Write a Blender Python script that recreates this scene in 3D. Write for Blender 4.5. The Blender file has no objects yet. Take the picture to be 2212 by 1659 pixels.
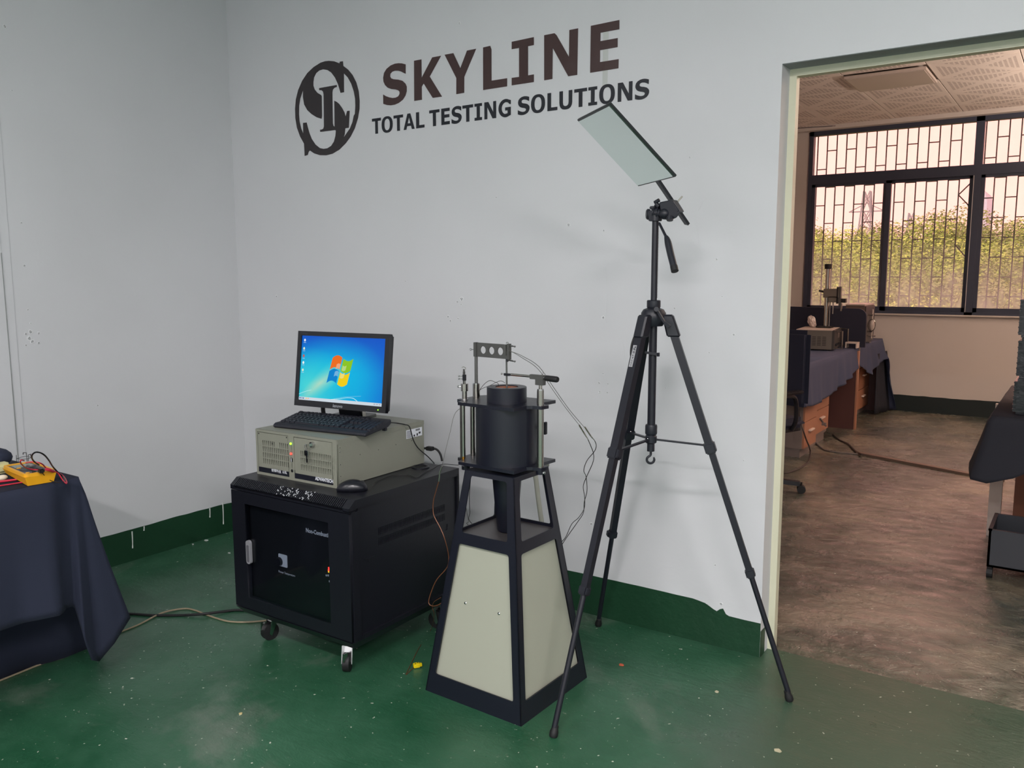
import bpy, bmesh, math, random
from mathutils import Vector, Matrix, noise
PI=math.pi; R=math.radians
random.seed(7)
S=bpy.context.scene; COL=S.collection
# ---------------------------------------------------------------- camera
F=1807.6; PITCH=0.12859; ROLL=-0.001489; YAW=0.600679; H=1.40
fw=Vector((-math.sin(YAW)*math.cos(PITCH),math.cos(YAW)*math.cos(PITCH),-math.sin(PITCH)))
r0=Vector((math.cos(YAW),math.sin(YAW),0)); u0=r0.cross(fw)
rt=r0*math.cos(ROLL)+u0*math.sin(ROLL); up=-r0*math.sin(ROLL)+u0*math.cos(ROLL)
cd=bpy.data.cameras.new('camera'); cam=bpy.data.objects.new('camera',cd); COL.objects.link(cam)
cd.sensor_fit='HORIZONTAL'; cd.sensor_width=36; cd.lens=F/2212*36; cd.clip_start=.05; cd.clip_end=600
M=Matrix((rt,up,-fw)).transposed().to_4x4(); M.translation=(0,0,H); cam.matrix_world=M
S.camera=cam
# ---------------------------------------------------------------- world, exposure, lamps
S.view_settings.view_transform='Standard'; S.view_settings.look='None'; S.view_settings.gamma=1
S.view_settings.use_curve_mapping=False; S.view_settings.exposure=0.0
w=bpy.data.worlds.new('daylight'); S.world=w; w.use_nodes=True
bg=w.node_tree.nodes['Background']; bg.inputs[0].default_value=(1.0,.455,.39,1); bg.inputs[1].default_value=2.15
def area(name,loc,rot,sx,sy,power,col):
    l=bpy.data.lights.new(name,'AREA'); l.shape='RECTANGLE'; l.size=sx; l.size_y=sy; l.energy=power; l.color=col
    o=bpy.data.objects.new(name,l); o.location=loc; o.rotation_euler=rot; COL.objects.link(o); return o
LAMPS=((-2.3,-.5,20),(-.1,-.5,78),(2.1,-.5,117),(-2.3,-2.3,30),(-.1,-2.3,78),(2.1,-2.3,96))
for x,y,pw_ in LAMPS: area('tube_light',(x,y,3.02),(0,0,0),1.2,.16,pw_,(1,.945,.95))
UPL=((.75,5.6),(.95,7.9))  # uplights added out of view to brighten the next room's ceiling
for x,y in UPL: area('added_uplight',(x,y,2.215),(PI,0,0),.36,.36,95,(1,.80,.67))
sl_=bpy.data.lights.new('sun','SUN'); sl_.energy=2.0; sl_.angle=R(3); sl_.color=(1,.92,.76)
so_=bpy.data.objects.new('sun',sl_); so_.rotation_euler=(R(48),0,R(-20)); COL.objects.link(so_)
# ---------------------------------------------------------------- helpers
def ray(u,v): return fw+rt*((u-1106)/F)+up*((829.5-v)/F)
def PZ(u,v,z): d=ray(u,v); t=(z-H)/d.z; return Vector((0,0,H))+d*t
def PY(u,v,y): d=ray(u,v); t=y/d.y; return Vector((0,0,H))+d*t
def PX(u,v,x): d=ray(u,v); t=x/d.x; return Vector((0,0,H))+d*t
def lin(c): 
    c=c/255; return c/12.92 if c<=.04045 else ((c+.055)/1.055)**2.4
def C(r,g,b): return (lin(r),lin(g),lin(b),1)
MATS={}
def mat(name,col,rough=.5,metal=0,spec=.5,bump=0,bscale=30,var=0,vscale=5,emit=0,trans=0,coat=0,alpha=1):
    if name in MATS: return MATS[name]
    m=bpy.data.materials.new(name); m.use_nodes=True; n=m.node_tree; p=n.nodes['Principled BSDF']
    p.inputs['Base Color'].default_value=col; p.inputs['Roughness'].default_value=rough
    p.inputs['Metallic'].default_value=metal; p.inputs['Specular IOR Level'].default_value=spec
    p.inputs['Coat Weight'].default_value=coat
    tc=n.nodes.new('ShaderNodeTexCoord')
    if var:
        t=n.nodes.new('ShaderNodeTexNoise'); t.inputs['Scale'].default_value=vscale; t.inputs['Detail'].default_value=5
        n.links.new(tc.outputs['Object'],t.inputs[0])
        x=n.nodes.new('ShaderNodeMix'); x.data_type='RGBA'; x.inputs[6].default_value=tuple(c*(1-var) for c in col[:3])+(1,); x.inputs[7].default_value=tuple(min(1,c*(1+var)) for c in col[:3])+(1,)
        n.links.new(t.outputs[0],x.inputs[0]); n.links.new(x.outputs[2],p.inputs['Base Color'])
    if bump:
        t=n.nodes.new('ShaderNodeTexNoise'); t.inputs['Scale'].default_value=bscale; t.inputs['Detail'].default_value=4
        n.links.new(tc.outputs['Object'],t.inputs[0])
        b=n.nodes.new('ShaderNodeBump'); b.inputs['Strength'].default_value=bump; b.inputs['Distance'].default_value=.01
        n.links.new(t.outputs[0],b.inputs['Height']); n.links.new(b.outputs[0],p.inputs['Normal'])
    if emit: p.inputs['Emission Color'].default_value=col; p.inputs['Emission Strength'].default_value=emit
    if trans: p.inputs['Transmission Weight'].default_value=trans
    MATS[name]=m; return m
def root_of(o):
    while o.parent: o=o.parent
    return o
RM={}
def thing(name,label,cat,loc=(0,0,0),rz=0,group=None):
    o=bpy.data.objects.new(name,None); COL.objects.link(o); o.location=loc; o.rotation_euler=(0,0,rz); o.empty_display_size=.05
    RM[o.name]=Matrix.Translation(Vector(loc))@Matrix.Rotation(rz,4,'Z')
    o['label']=label; o['category']=cat
    if group: o['group']=group
    return o
def tag(o,label,cat,group=None):
    o['label']=label; o['category']=cat
    if group: o['group']=group
    return o
def rmat(parent):
    return RM.get(root_of(parent).name,Matrix.Identity(4))
def link(name,me,m,parent=None,world=False,kind=None,smooth=False,label=None):
    o=bpy.data.objects.new(name,me); COL.objects.link(o)
    if m and not me.materials: me.materials.append(m)
    if parent:
        o.parent=parent
        if world: me.transform(rmat(parent).inverted())
    if smooth:
        try: me.shade_smooth()
        except Exception: pass
        if smooth!='all':
            try: me.set_sharp_from_angle(angle=R(35))
            except Exception: pass
    if kind: o['kind']=kind
    if label: o['label']=label
    return o
class MB:
    def __init__(s): s.v=[]; s.f=[]
    def add(s,vs,fs):
        n=len(s.v); s.v+=[tuple(v) for v in vs]; s.f+=[tuple(i+n for i in f) for f in fs]; return s
    def box(s,c,d,m=None,bev=0):
        x,y,z=d[0]/2,d[1]/2,d[2]/2; m=m or Matrix.Identity(4)
        if bev:
            b=bmesh.new(); bmesh.ops.create_cube(b,size=1)
            for v in b.verts: v.co=Vector((v.co.x*d[0],v.co.y*d[1],v.co.z*d[2]))
            bmesh.ops.bevel(b,geom=b.edges[:],offset=bev,segments=2,affect='EDGES')
            b.verts.ensure_lookup_table()
            s.add([m@(Vector(c)+v.co) for v in b.verts],[[v.index for v in f.verts] for f in b.faces]); b.free(); return s
        vs=[m@(Vector(c)+Vector((i*x,j*y,k*z))) for i in(-1,1) for j in(-1,1) for k in(-1,1)]
        return s.add(vs,[(0,1,3,2),(4,6,7,5),(0,4,5,1),(2,3,7,6),(0,2,6,4),(1,5,7,3)])
    def bb(s,a,b,m=None,bev=0):
        a=Vector(a);b=Vector(b); return s.box((a+b)/2,[abs(q) for q in (b-a)],m,bev)
    def hexa(s,P): # 8 points: bottom 4 ccw, top 4 ccw
        return s.add(P,[(3,2,1,0),(4,5,6,7),(0,1,5,4),(1,2,6,5),(2,3,7,6),(3,0,4,7)])
    def cyl(s,p0,p1,r0,r1=None,n=16,cap=True):
        r1=r0 if r1 is None else r1; p0=Vector(p0);p1=Vector(p1);a=(p1-p0).normalized()
        q=a.orthogonal().normalized(); t=a.cross(q); vs=[]
        for p,r in((p0,r0),(p1,r1)):
            for i in range(n):
                an=2*PI*i/n; vs.append(p+(q*math.cos(an)+t*math.sin(an))*r)
        fs=[(i,(i+1)%n,n+(i+1)%n,n+i) for i in range(n)]
        if cap: fs+=[tuple(range(n-1,-1,-1)),tuple(range(n,2*n))]
        return s.add(vs,fs)
    def lathe(s,prof,o,n=32,axis=(0,0,1),closed=False):
        o=Vector(o);a=Vector(axis).normalized();q=a.orthogonal().normalized();t=a.cross(q);vs=[]
        for r,z in prof:
            for i in range(n):
                an=2*PI*i/n; vs.append(o+a*z+(q*math.cos(an)+t*math.sin(an))*r)
        fs=[]; K=len(prof)
        for k in range(K if closed else K-1):
            for i in range(n):
                k2=(k+1)%K; fs.append((k*n+i,k*n+(i+1)%n,k2*n+(i+1)%n,k2*n+i))
        if not closed: fs+=[tuple(range(n-1,-1,-1)),tuple(range((K-1)*n,K*n))]
        return s.add(vs,fs)
    def sph(s,c,r,n=12,sc=(1,1,1),m=None):
        vs=[];fs=[];k=n//2
        for j in range(k+1):
            for i in range(n):
                a=PI*j/k;b=2*PI*i/n; p=Vector((math.sin(a)*math.cos(b)*r*sc[0],math.sin(a)*math.sin(b)*r*sc[1],math.cos(a)*r*sc[2]))
                if m: p=m@p
                vs.append(Vector(c)+p)
        for j in range(k):
            for i in range(n): fs.append((j*n+i,(j+1)*n+i,(j+1)*n+(i+1)%n,j*n+(i+1)%n))
        return s.add(vs,fs)
    def tube(s,path,r,n=8,smooth=6,closed=False):
        P=[Vector(p) for p in path]
        if smooth and len(P)>2:
            Q=[]
            for i in range(len(P)-1):
                a=P[max(i-1,0)];b=P[i];c=P[i+1];d=P[min(i+2,len(P)-1)]
                for k in range(smooth):
                    t=k/smooth; Q.append(.5*((2*b)+(-a+c)*t+(2*a-5*b+4*c-d)*t*t+(-a+3*b-3*c+d)*t**3))
            Q.append(P[-1]); P=Q
        vs=[];q=None
        for i,p in enumerate(P):
            a=(P[min(i+1,len(P)-1)]-P[max(i-1,0)]).normalized()
            if q is None: q=a.orthogonal().normalized()
            q=(q-a*q.dot(a)).normalized(); t=a.cross(q); rr=r(i/(len(P)-1)) if callable(r) else r
            for k in range(n):
                an=2*PI*k/n; vs.append(p+(q*math.cos(an)+t*math.sin(an))*rr)
        m=len(P);fs=[(i*n+k,i*n+(k+1)%n,(i+1)*n+(k+1)%n,(i+1)*n+k) for i in range(m-1) for k in range(n)]
        fs+=[tuple(range(n-1,-1,-1)),tuple(range((m-1)*n,m*n))]
        return s.add(vs,fs)
    def bar(s,p0,p1,w,h,upv=(0,0,1)):  # square bar between two points
        p0=Vector(p0);p1=Vector(p1);a=(p1-p0).normalized();sd=a.cross(Vector(upv)).normalized();n=sd.cross(a)
        P=[p+sd*(i*w/2)+n*(j*h/2) for p in(p0,p1) for i,j in((-1,-1),(1,-1),(1,1),(-1,1))]
        return s.hexa(P)
    def build(s,name,m,parent=None,world=False,smooth=False,kind=None,label=None):
        me=bpy.data.meshes.new(name); me.from_pydata(s.v,[],s.f)
        b=bmesh.new(); b.from_mesh(me); bmesh.ops.recalc_face_normals(b,faces=b.faces); b.to_mesh(me); b.free(); me.update()
        return link(name,me,m,parent,world,kind,smooth,label)
def frame(o,x,y,z=None):  # matrix with columns x,y,z at o
    x=Vector(x).normalized();y=Vector(y).normalized();z=Vector(z) if z else x.cross(y)
    m=Matrix((x,y,z)).transposed().to_4x4(); m.translation=Vector(o); return m
def flat(name,outlines,th,m,ma,parent=None,world=False,kind=None,label=None):
    c=bpy.data.curves.new(name,'CURVE'); c.dimensions='2D'; c.fill_mode='BOTH'; c.extrude=th/2
    for ol in outlines:
        s=c.splines.new('POLY'); s.points.add(len(ol)-1); s.use_cyclic_u=True
        for i,p in enumerate(ol): s.points[i].co=(p[0],p[1],0,1)
    return _conv(name,c,m,ma,parent,world,kind,label)
def _conv(name,c,m,ma,parent,world,kind,label):
    o=bpy.data.objects.new('tmp',c); COL.objects.link(o); bpy.context.view_layer.update()
    me=bpy.data.meshes.new_from_object(o.evaluated_get(bpy.context.evaluated_depsgraph_get())); me.name=name; me.materials.clear()
    bpy.data.objects.remove(o); bpy.data.curves.remove(c)
    me.transform(m); return link(name,me,ma,parent,world,kind,False,label)
def text(name,body,size,th,m,ma,parent=None,world=False,align='LEFT',bold=0,sx=1,shear=0):
    c=bpy.data.curves.new(name,'FONT'); c.body=body; c.size=size; c.extrude=th/2; c.align_x=align; c.offset=bold; c.shear=shear; c.resolution_u=2
    return _conv(name,c,m@Matrix.Diagonal((sx,1,1,1)),ma,parent,world,None,None)
def rect(x0,y0,x1,y1): return [(x0,y0),(x1,y0),(x1,y1),(x0,y1)]
def rrect(x0,y0,x1,y1,r,n=5):
    o=[]
    for cx,cy,a in((x1-r,y0+r,-90),(x1-r,y1-r,0),(x0+r,y1-r,90),(x0+r,y0+r,180)):
        for i in range(n+1): o.append((cx+r*math.cos(R(a+90*i/n)),cy+r*math.sin(R(a+90*i/n))))
    return o
def circ(x,y,r,n=20,ry=None): return [(x+r*math.cos(2*PI*i/n),y+(ry or r)*math.sin(2*PI*i/n)) for i in range(n)]
def struct(o): o['kind']='structure'; return o
# ---------------------------------------------------------------- surface materials
def nodes(m): return m.node_tree.nodes,m.node_tree.links
def wallmat(name,col,dirt=.04):
    m=mat(name,col,.62,spec=.3); n,l=nodes(m); p=n['Principled BSDF']
    tc=n.new('ShaderNodeTexCoord'); a=n.new('ShaderNodeTexNoise'); a.inputs['Scale'].default_value=1.3; a.inputs['Detail'].default_value=6; l.new(tc.outputs['Object'],a.inputs[0])
    r=n.new('ShaderNodeValToRGB'); r.color_ramp.elements[0].position=.3; r.color_ramp.elements[1].position=.7
    r.color_ramp.elements[0].color=tuple(c*(1-dirt*1.6) for c in col[:3])+(1,); r.color_ramp.elements[1].color=col
    l.new(a.outputs[0],r.inputs[0]); l.new(r.outputs[0],p.inputs['Base Color'])
    b1=n.new('ShaderNodeTexNoise'); b1.inputs['Scale'].default_value=7; b1.inputs['Detail'].default_value=7; b1.inputs['Roughness'].default_value=.6
    mp=n.new('ShaderNodeMapping'); mp.inputs['Scale'].default_value=(1,1,1); l.new(tc.outputs['Object'],mp.inputs[0]); l.new(mp.outputs[0],b1.inputs[0])
    b=n.new('ShaderNodeBump'); b.inputs['Strength'].default_value=.16; b.inputs['Distance'].default_value=.012; l.new(b1.outputs[0],b.inputs['Height']); l.new(b.outputs[0],p.inputs['Normal'])
    return m
M_WALL=wallmat('white_wall_paint',C(216,217,220))
M_WALL2=wallmat('wall_paint_next_room',C(214,206,200))
def floormat(name,green,worn,thr,rough,bump=.5):
    m=bpy.data.materials.new(name); m.use_nodes=True; n,l=nodes(m); p=n['Principled BSDF']; tc=n.new('ShaderNodeTexCoord')
    def N(sc,det,ro=.6,dist=0,st=(1,1,1)):
        mp=n.new('ShaderNodeMapping'); mp.inputs['Scale'].default_value=st; l.new(tc.outputs['Object'],mp.inputs[0])
        t=n.new('ShaderNodeTexNoise'); t.inputs['Scale'].default_value=sc; t.inputs['Detail'].default_value=det; t.inputs['Roughness'].default_value=ro; t.inputs['Distortion'].default_value=dist; l.new(mp.outputs[0],t.inputs[0]); return t
    def ramp(t,a,b,ca=(0,0,0,1),cb=(1,1,1,1)):
        r=n.new('ShaderNodeValToRGB'); r.color_ramp.elements[0].position=a; r.color_ramp.elements[1].position=b; r.color_ramp.elements[0].color=ca; r.color_ramp.elements[1].color=cb; l.new(t.outputs[0],r.inputs[0]); return r
    def mix(f,a,b):
        x=n.new('ShaderNodeMix'); x.data_type='RGBA'; l.new(f.outputs[0],x.inputs[0])
        for i,q in((6,a),(7,b)):
            if isinstance(q,tuple): x.inputs[i].default_value=q
            else: l.new(q,x.inputs[i])
        return x.outputs[2]
    base=ramp(N(2.2,6),.32,.68,green[0],green[1])
    w=ramp(N(1.1,7,.65,.4),thr,thr+.16)
    c1=mix(w,base.outputs[0],worn)
    if name[0]=='g':
        sx=n.new('ShaderNodeSeparateXYZ'); l.new(tc.outputs['Object'],sx.inputs[0])
        def mr(o,a,b,c=0,d=1):
            q=n.new('ShaderNodeMapRange'); q.inputs[1].default_value=a; q.inputs[2].default_value=b; q.inputs[3].default_value=c; q.inputs[4].default_value=d; l.new(o,q.inputs[0]); return q.outputs[0]
        m1=n.new('ShaderNodeMath'); m1.operation='MULTIPLY'; l.new(mr(sx.outputs[0],-1.15,-.45),m1.inputs[0]); l.new(mr(sx.outputs[1],.7,2.2,.15,1),m1.inputs[1])
        m3=n.new('ShaderNodeMath'); m3.operation='MULTIPLY_ADD'; nn=N(3.2,7,.7,.4); l.new(nn.outputs[0],m3.inputs[0]); m3.inputs[1].default_value=.9; l.new(m1.outputs[0],m3.inputs[2])
        r3=n.new('ShaderNodeValToRGB'); r3.color_ramp.elements[0].position=.62; r3.color_ramp.elements[1].position=1.15; r3.color_ramp.elements[1].color=(.85,.85,.85,1); l.new(m3.outputs[0],r3.inputs[0])
        c1=mix(r3,c1,C(62,82,66))
    if name[0]!='g':
        sx=n.new('ShaderNodeSeparateXYZ'); l.new(tc.outputs['Object'],sx.inputs[0]); ma=n.new('ShaderNodeMath'); ma.operation='MULTIPLY_ADD'; nn=N(5,6,.7); l.new(nn.outputs[0],ma.inputs[0]); ma.inputs[1].default_value=.45; l.new(sx.outputs[1],ma.inputs[2])
        q=n.new('ShaderNodeMapRange'); q.inputs[1].default_value=3.28; q.inputs[2].default_value=3.50; q.inputs[3].default_value=.85; q.inputs[4].default_value=0; l.new(ma.outputs[0],q.inputs[0])
        c1=mix(q,c1,C(60,78,62))
    s=ramp(N(26,5,.7,.3,(1,1.6,1)),.655,.725)        # pale scuffs
    c2=mix(s,c1,C(126,140,124))
    s2=ramp(N(60,2,.5,0,(1,1,1)),.71,.74)
    c3=mix(s2,c2,C(190,196,180))
    l.new(c3,p.inputs['Base Color'])
    rr=ramp(N(4,6,.7),.3,.75,(rough-.1,)*3+(1,),(rough+.16,)*3+(1,)); l.new(rr.outputs[0],p.inputs['Roughness'])
    p.inputs['Specular IOR Level'].default_value=.5 if name[0]=='g' else 1.0
    if name[0]!='g': p.inputs['Coat Weight'].default_value=.8; p.inputs['Coat Roughness'].default_value=.20; p.inputs['Coat IOR'].default_value=1.8; cw=ramp(N(3.4,7,.72,.6),.36,.62,(.12,)*3+(1,),(1,1,1,1)); l.new(cw.outputs[0],p.inputs['Coat Weight'])
    b1=N(9,7,.65,.5,(1,2.2,1) if name[0]=='g' else (1,1.4,1)); b=n.new('ShaderNodeBump'); b.inputs['Strength'].default_value=bump; b.inputs['Distance'].default_value=.012; l.new(b1.outputs[0],b.inputs['Height'])
    b2=N(70,3,.6); bb=n.new('ShaderNodeBump'); bb.inputs['Strength'].default_value=bump*.5; bb.inputs['Distance'].default_value=.003; l.new(b2.outputs[0],bb.inputs['Height']); l.new(b.outputs[0],bb.inputs['Normal']); l.new(bb.outputs[0],p.inputs['Normal']); l.new(bb.outputs[0],p.inputs['Coat Normal'])
    return m
M_FL=floormat('green_floor_paint',(C(24,74,48),C(58,100,76)),C(104,116,104),.57,.33,.25)
M_FL2=floormat('worn_floor_paint',(C(62,72,62),C(92,94,82)),C(140,132,114),.47,.24,1.1)
M_BAND=mat('dark_green_band_paint',C(24,62,40),.45,bump=.3,bscale=25,var=.15,vscale=8)
M_BAND2=mat('dark_band_paint_next_room',C(24,36,36),.5,var=.1)
M_DRIP=mat('white_paint_drip',C(222,226,222),.4)
M_CEIL=mat('white_ceiling_paint',C(225,226,226),.8)
M_CREAM=mat('cream_door_frame_paint',C(216,215,190),.38,bump=.25,bscale=14,var=.05)
# ---------------------------------------------------------------- room shell
YB=2.94; YT=3.06; XA=-3.82; XR=4.4; YBK=-3.4; ZC=3.15; DX0=-.907; DX1=.62; DZ=2.108
struct(MB().bb((XA-.2,YBK-.2,-.12),(XR+.2,3.04,0)).build('floor',M_FL))
wl=struct(MB().bb((XA-.2,YBK,0),(XA,YT,ZC)).build('wall_left',M_WALL))
wr=struct(MB().bb((XR,YBK,0),(XR+.2,YT,ZC)).build('wall_right',M_WALL))
wf=struct(MB().bb((XA,YBK-.2,0),(XR,YBK,ZC)).build('wall_front',M_WALL))
wb=MB(); wb.bb((XA,YB,0),(DX0,YT,ZC)); wb.bb((DX1,YB,0),(XR,YT,ZC)); wb.bb((DX0,YB,DZ),(DX1,YT,ZC))
wb=struct(wb.build('wall_back',M_WALL))
struct(MB().bb((XA-.2,YBK-.2,ZC),(XR+.2,YT,ZC+.12)).build('ceiling',M_CEIL))
# pilaster edge on the left wall, with its groove
pf=MB(); pf.bb((XA,-.4,.18),(XA+.006,1.738,ZC)); pf.build('pilaster_face',M_WALL,wl)
MB().tube([(XA+.006,1.739,.2),(XA+.006,1.741,.7),(XA+.006,1.739,1.1),(XA+.006,1.737,1.5)],.0015,6).build('wall_crack',mat('dark_crack',C(140,144,142),.9),wl)
MB().bb((XA,1.738,.18),(XA+.003,1.775,ZC)).build('pilaster_strip',M_WALL,wl)
def jag(x,sc,amp): return noise.noise(Vector((x*sc,3.1,.7)))*amp+noise.noise(Vector((x*sc*5,1.1,.2)))*amp*.4
def band(name,p0,dr,L,nrm,top,amp,m,extra=None):
    b=MB();N=max(20,int(L/.012)); p0=Vector(p0);dr=Vector(dr);nrm=Vector(nrm);vs=[]
    for i in range(N+1):
        s=L*i/N; z=top+jag(s,2.2,amp)+(extra(s) if extra else 0); q=p0+dr*s
        vs+=[q,q+nrm*.0015,q+nrm*.0015+Vector((0,0,z)),q+Vector((0,0,z))]
    fs=[]
    for i in range(N):
        a=i*4;c=a+4; fs+=[(a+1,c+1,c+2,a+2),(a+2,c+2,c+3,a+3),(a,a+1,c+1,c)]
    b.add(vs,fs); return struct(b.build(name,m))
bl=band('baseboard_left',(XA,-3.4,.0),(0,1,0),6.34,(1,0,0),.163,.012,M_BAND)
def bex(s):
    x=XA+s; z=0
    if x>-1.17: z-=.012*min(1,(x+1.17)/.08)
    if x>-1.12: z-=.018*min(1,(x+1.12)/.05)
    if -1.075<x<-1.035: z+=.022*(1-abs(x+1.055)/.02)
    if x>-1.04: z-=.006
    return z
bb_=band('baseboard_back',(XA,YB,0),(1,0,0),DX0-XA,(0,-1,0),.167,.004,M_BAND,bex)
MB().bb((DX0,YB,0),(DX0+.0015,YB+.05,.10)).build('baseboard_return',M_BAND,bb_)
for u,v,L in ((285,1148,.085),(311,1137,.022),(453,1098,.05),(481,1086,.12)):
    q=PX(u,v,XA+.002); MB().tube([q,q-Vector((0,0,L*.5)),q-Vector((0,.002,L))],lambda t:.0035*(1.0-.35*t) if t<.8 else .0034,6,4).build('paint_drip',M_DRIP,bl)
q=PY(1574,1330,YB-.002)
# wall chips: small craters with a pale lip
M_CHIP=mat('bare_plaster_chip',C(160,162,163),.9); M_LIP=mat('chip_lip',C(226,227,229),.6)
def chip(q,r,nrm,par,seed):
    rnd=random.Random(seed); n=Vector(nrm); t=Vector((0,0,1)).cross(n); k=14; vs=[];q=Vector(q)
    b=MB(); ring=[r*(.7+.35*rnd.random()) for _ in range(k)]
    for rr,h in((1.25,0.0002),(.95,.0014),(.75,.0006),(0.001,.0003)):
        for i in range(k): a=2*PI*i/k; vs.append(q+n*h+(t*math.cos(a)+Vector((0,0,1))*math.sin(a))*ring[i]*rr)
    f1=[(j*k+i,j*k+(i+1)%k,(j+1)*k+(i+1)%k,(j+1)*k+i) for j in range(3) for i in range(k)]
    b.add(vs,f1); o=b.build('plaster_chip',M_LIP,par); o.data.materials.append(M_CHIP)
    for p in o.data.polygons:
        if p.index>=k*2 and rnd.random()<.8: p.material_index=1
for i,(u,v,r) in enumerate(((597,640,.007),(997,646,.010),(988,652,.006),(968,684,.007),(990,688,.006),(973,693,.006),(996,658,.005),(1228,486,.009),(1304,498,.005),(1303,686,.007),(1303,807,.004),(1294,827,.005),(1313,829,.004),(1295,847,.006),(1312,848,.004),(1072,426,.004),(876,607,.004),(992,50,.006),(1438,838,.003),(1532,762,.003),(1585,723,.005),(1277,1132,.007),(1545,1221,.005),(1557,1305,.007),(1606,995,.003),(1457,666,.004),(1490,340,.004),(1548,560,.004),(1560,640,.003))):
    chip(PY(u,v,YB),r,(0,-1,0),wb,i)
for i,(u,v,r) in enumerate(((10,57,.008),(26,195,.004),(46,482,.005),(53,574,.005),(60,669,.005),(56,722,.007),(66,717,.009),(64,731,.010),(70,738,.009),(84,720,.007),(84,741,.006),(56,746,.005),(211,876,.005),(66,698,.004),(500,14,.004))):
    chip(PX(u,v,XA),r,(1,0,0),wl,50+i)
# faint scars on the wall (thin plaster ridges)
for i,(u0,v0,u1,v1) in enumerate(((1309,574,1309,700),(1500,470,1512,540),(1508,455,1520,430),(1100,560,1180,551),(1345,738,1352,800))):
    MB().tube([PY(u0,v0,YB-.0002),PY((u0+u1)/2+2,(v0+v1)/2,YB-.0002),PY(u1,v1,YB-.0002)],.0009,4,4).build('plaster_ridge',M_WALL,wb)
M_TAPE=mat('pale_tape',C(196,199,196),.3)
MB().add([PY(1303,66,YB-.0006),PY(1315,64,YB-.0006),PY(1312,190,YB-.0006),PY(1301,192,YB-.0006)],[(0,1,2,3)]).build('tape_strip',M_TAPE,wb)
# ---------------------------------------------------------------- door frame between the rooms
d=MB(); d.bb((DX0,3.03,0),(DX0+.024,YT+.006,DZ)); 
o=d.build('door_1',M_CREAM); struct(o)
MB().bb((DX1-.024,3.03,0),(DX1,YT+.006,DZ)).build('door_jamb',M_CREAM,o)
MB().bb((DX0+.024,3.03,DZ-.026),(DX1-.024,YT+.006,DZ)).build('door_head',M_CREAM,o)
M_GREYP=mat('grey_reveal',C(140,146,150),.6,var=.1,vscale=9,bump=.3,bscale=20)  # grey layer under the door head, darker than the wall
MB().bb((DX0,YB+.004,DZ-.0015),(DX1,3.03,DZ)).build('head_reveal',M_GREYP,o)
# ---------------------------------------------------------------- lettering on the wall
M_BRN=mat('brown_vinyl_letters',C(70,50,49),.32,bump=.35,bscale=9); M_BLU=mat('dark_navy_vinyl_letters',C(24,27,36),.38,bump=.2,bscale=20); M_LOGO=mat('dark_brown_vinyl_emblem',C(50,44,46),.36,bump=.2,bscale=12)
FW=frame((0,YB-.0012,0),(1,0,0),(0,0,1),(0,-1,0))
SKY={'S':[(-2.5866,2.3366),(-2.6075,2.3434),(-2.6276,2.3471),(-2.6503,2.348),(-2.6755,2.3439),(-2.7011,2.3326),(-2.7168,2.3166),(-2.723,2.2959),(-2.7211,2.2791),(-2.7123,2.2631),(-2.6965,2.2496),(-2.6737,2.2408),(-2.6486,2.2361),(-2.6328,2.2303),(-2.6249,2.2228),(-2.6251,2.213),(-2.6335,2.2041),(-2.6495,2.2001),(-2.6678,2.2009),(-2.6884,2.2062),(-2.709,2.214),(-2.7251,2.2232),(-2.7253,2.1815),(-2.7032,2.1741),(-2.6802,2.1702),(-2.6549,2.1703),(-2.6297,2.1757),(-2.6068,2.1862),(-2.5907,2.2023),(-2.5826,2.2209),(-2.5822,2.2404),(-2.5894,2.2543),(-2.607,2.2686),(-2.6317,2.2766),(-2.6588,2.2817),(-2.6747,2.288),(-2.6804,2.297),(-2.6787,2.3083),(-2.6671,2.3156),(-2.6511,2.3177),(-2.6307,2.315),(-2.6128,2.309),(-2.5973,2.3008),(-2.5876,2.2963)],'K':[(-2.5364,2.3448),(-2.494,2.3446),(-2.4943,2.2664),(-2.4318,2.3444),(-2.3836,2.3442),(-2.4481,2.2662),(-2.3804,2.1735),(-2.4322,2.1741),(-2.4835,2.242),(-2.4946,2.2287),(-2.4949,2.1734),(-2.5388,2.1735)],'Y':[(-2.3627,2.3455),(-2.3151,2.3452),(-2.278,2.2782),(-2.2413,2.345),(-2.1939,2.3454),(-2.2577,2.2406),(-2.2589,2.1751),(-2.3009,2.1742),(-2.3001,2.2408)],'L':[(-2.157,2.3451),(-2.1205,2.3463),(-2.1145,2.3319),(-2.1148,2.2064),(-2.0357,2.2059),(-2.0362,2.174),(-2.1579,2.174)],'I':[(-2.0122,2.3459),(-1.9053,2.3477),(-1.9052,2.3174),(-1.9331,2.3169),(-1.9327,2.2039),(-1.9046,2.2039),(-1.9049,2.1745),(-2.0125,2.1749),(-2.0125,2.2043),(-1.9761,2.2035),(-1.976,2.3168),(-2.0123,2.3171)],'N':[(-1.8558,2.3472),(-1.8079,2.3474),(-1.7985,2.3388),(-1.741,2.248),(-1.74,2.3485),(-1.7013,2.3488),(-1.7035,2.176),(-1.7437,2.176),(-1.8159,2.2934),(-1.8171,2.1753),(-1.8551,2.1747)],'E':[(-1.6447,2.3488),(-1.5232,2.3503),(-1.5229,2.3172),(-1.6028,2.317),(-1.6029,2.2862),(-1.5291,2.2864),(-1.5292,2.254),(-1.6036,2.2533),(-1.6036,2.2098),(-1.5239,2.2094),(-1.5245,2.1765),(-1.6458,2.1762)]}
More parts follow.
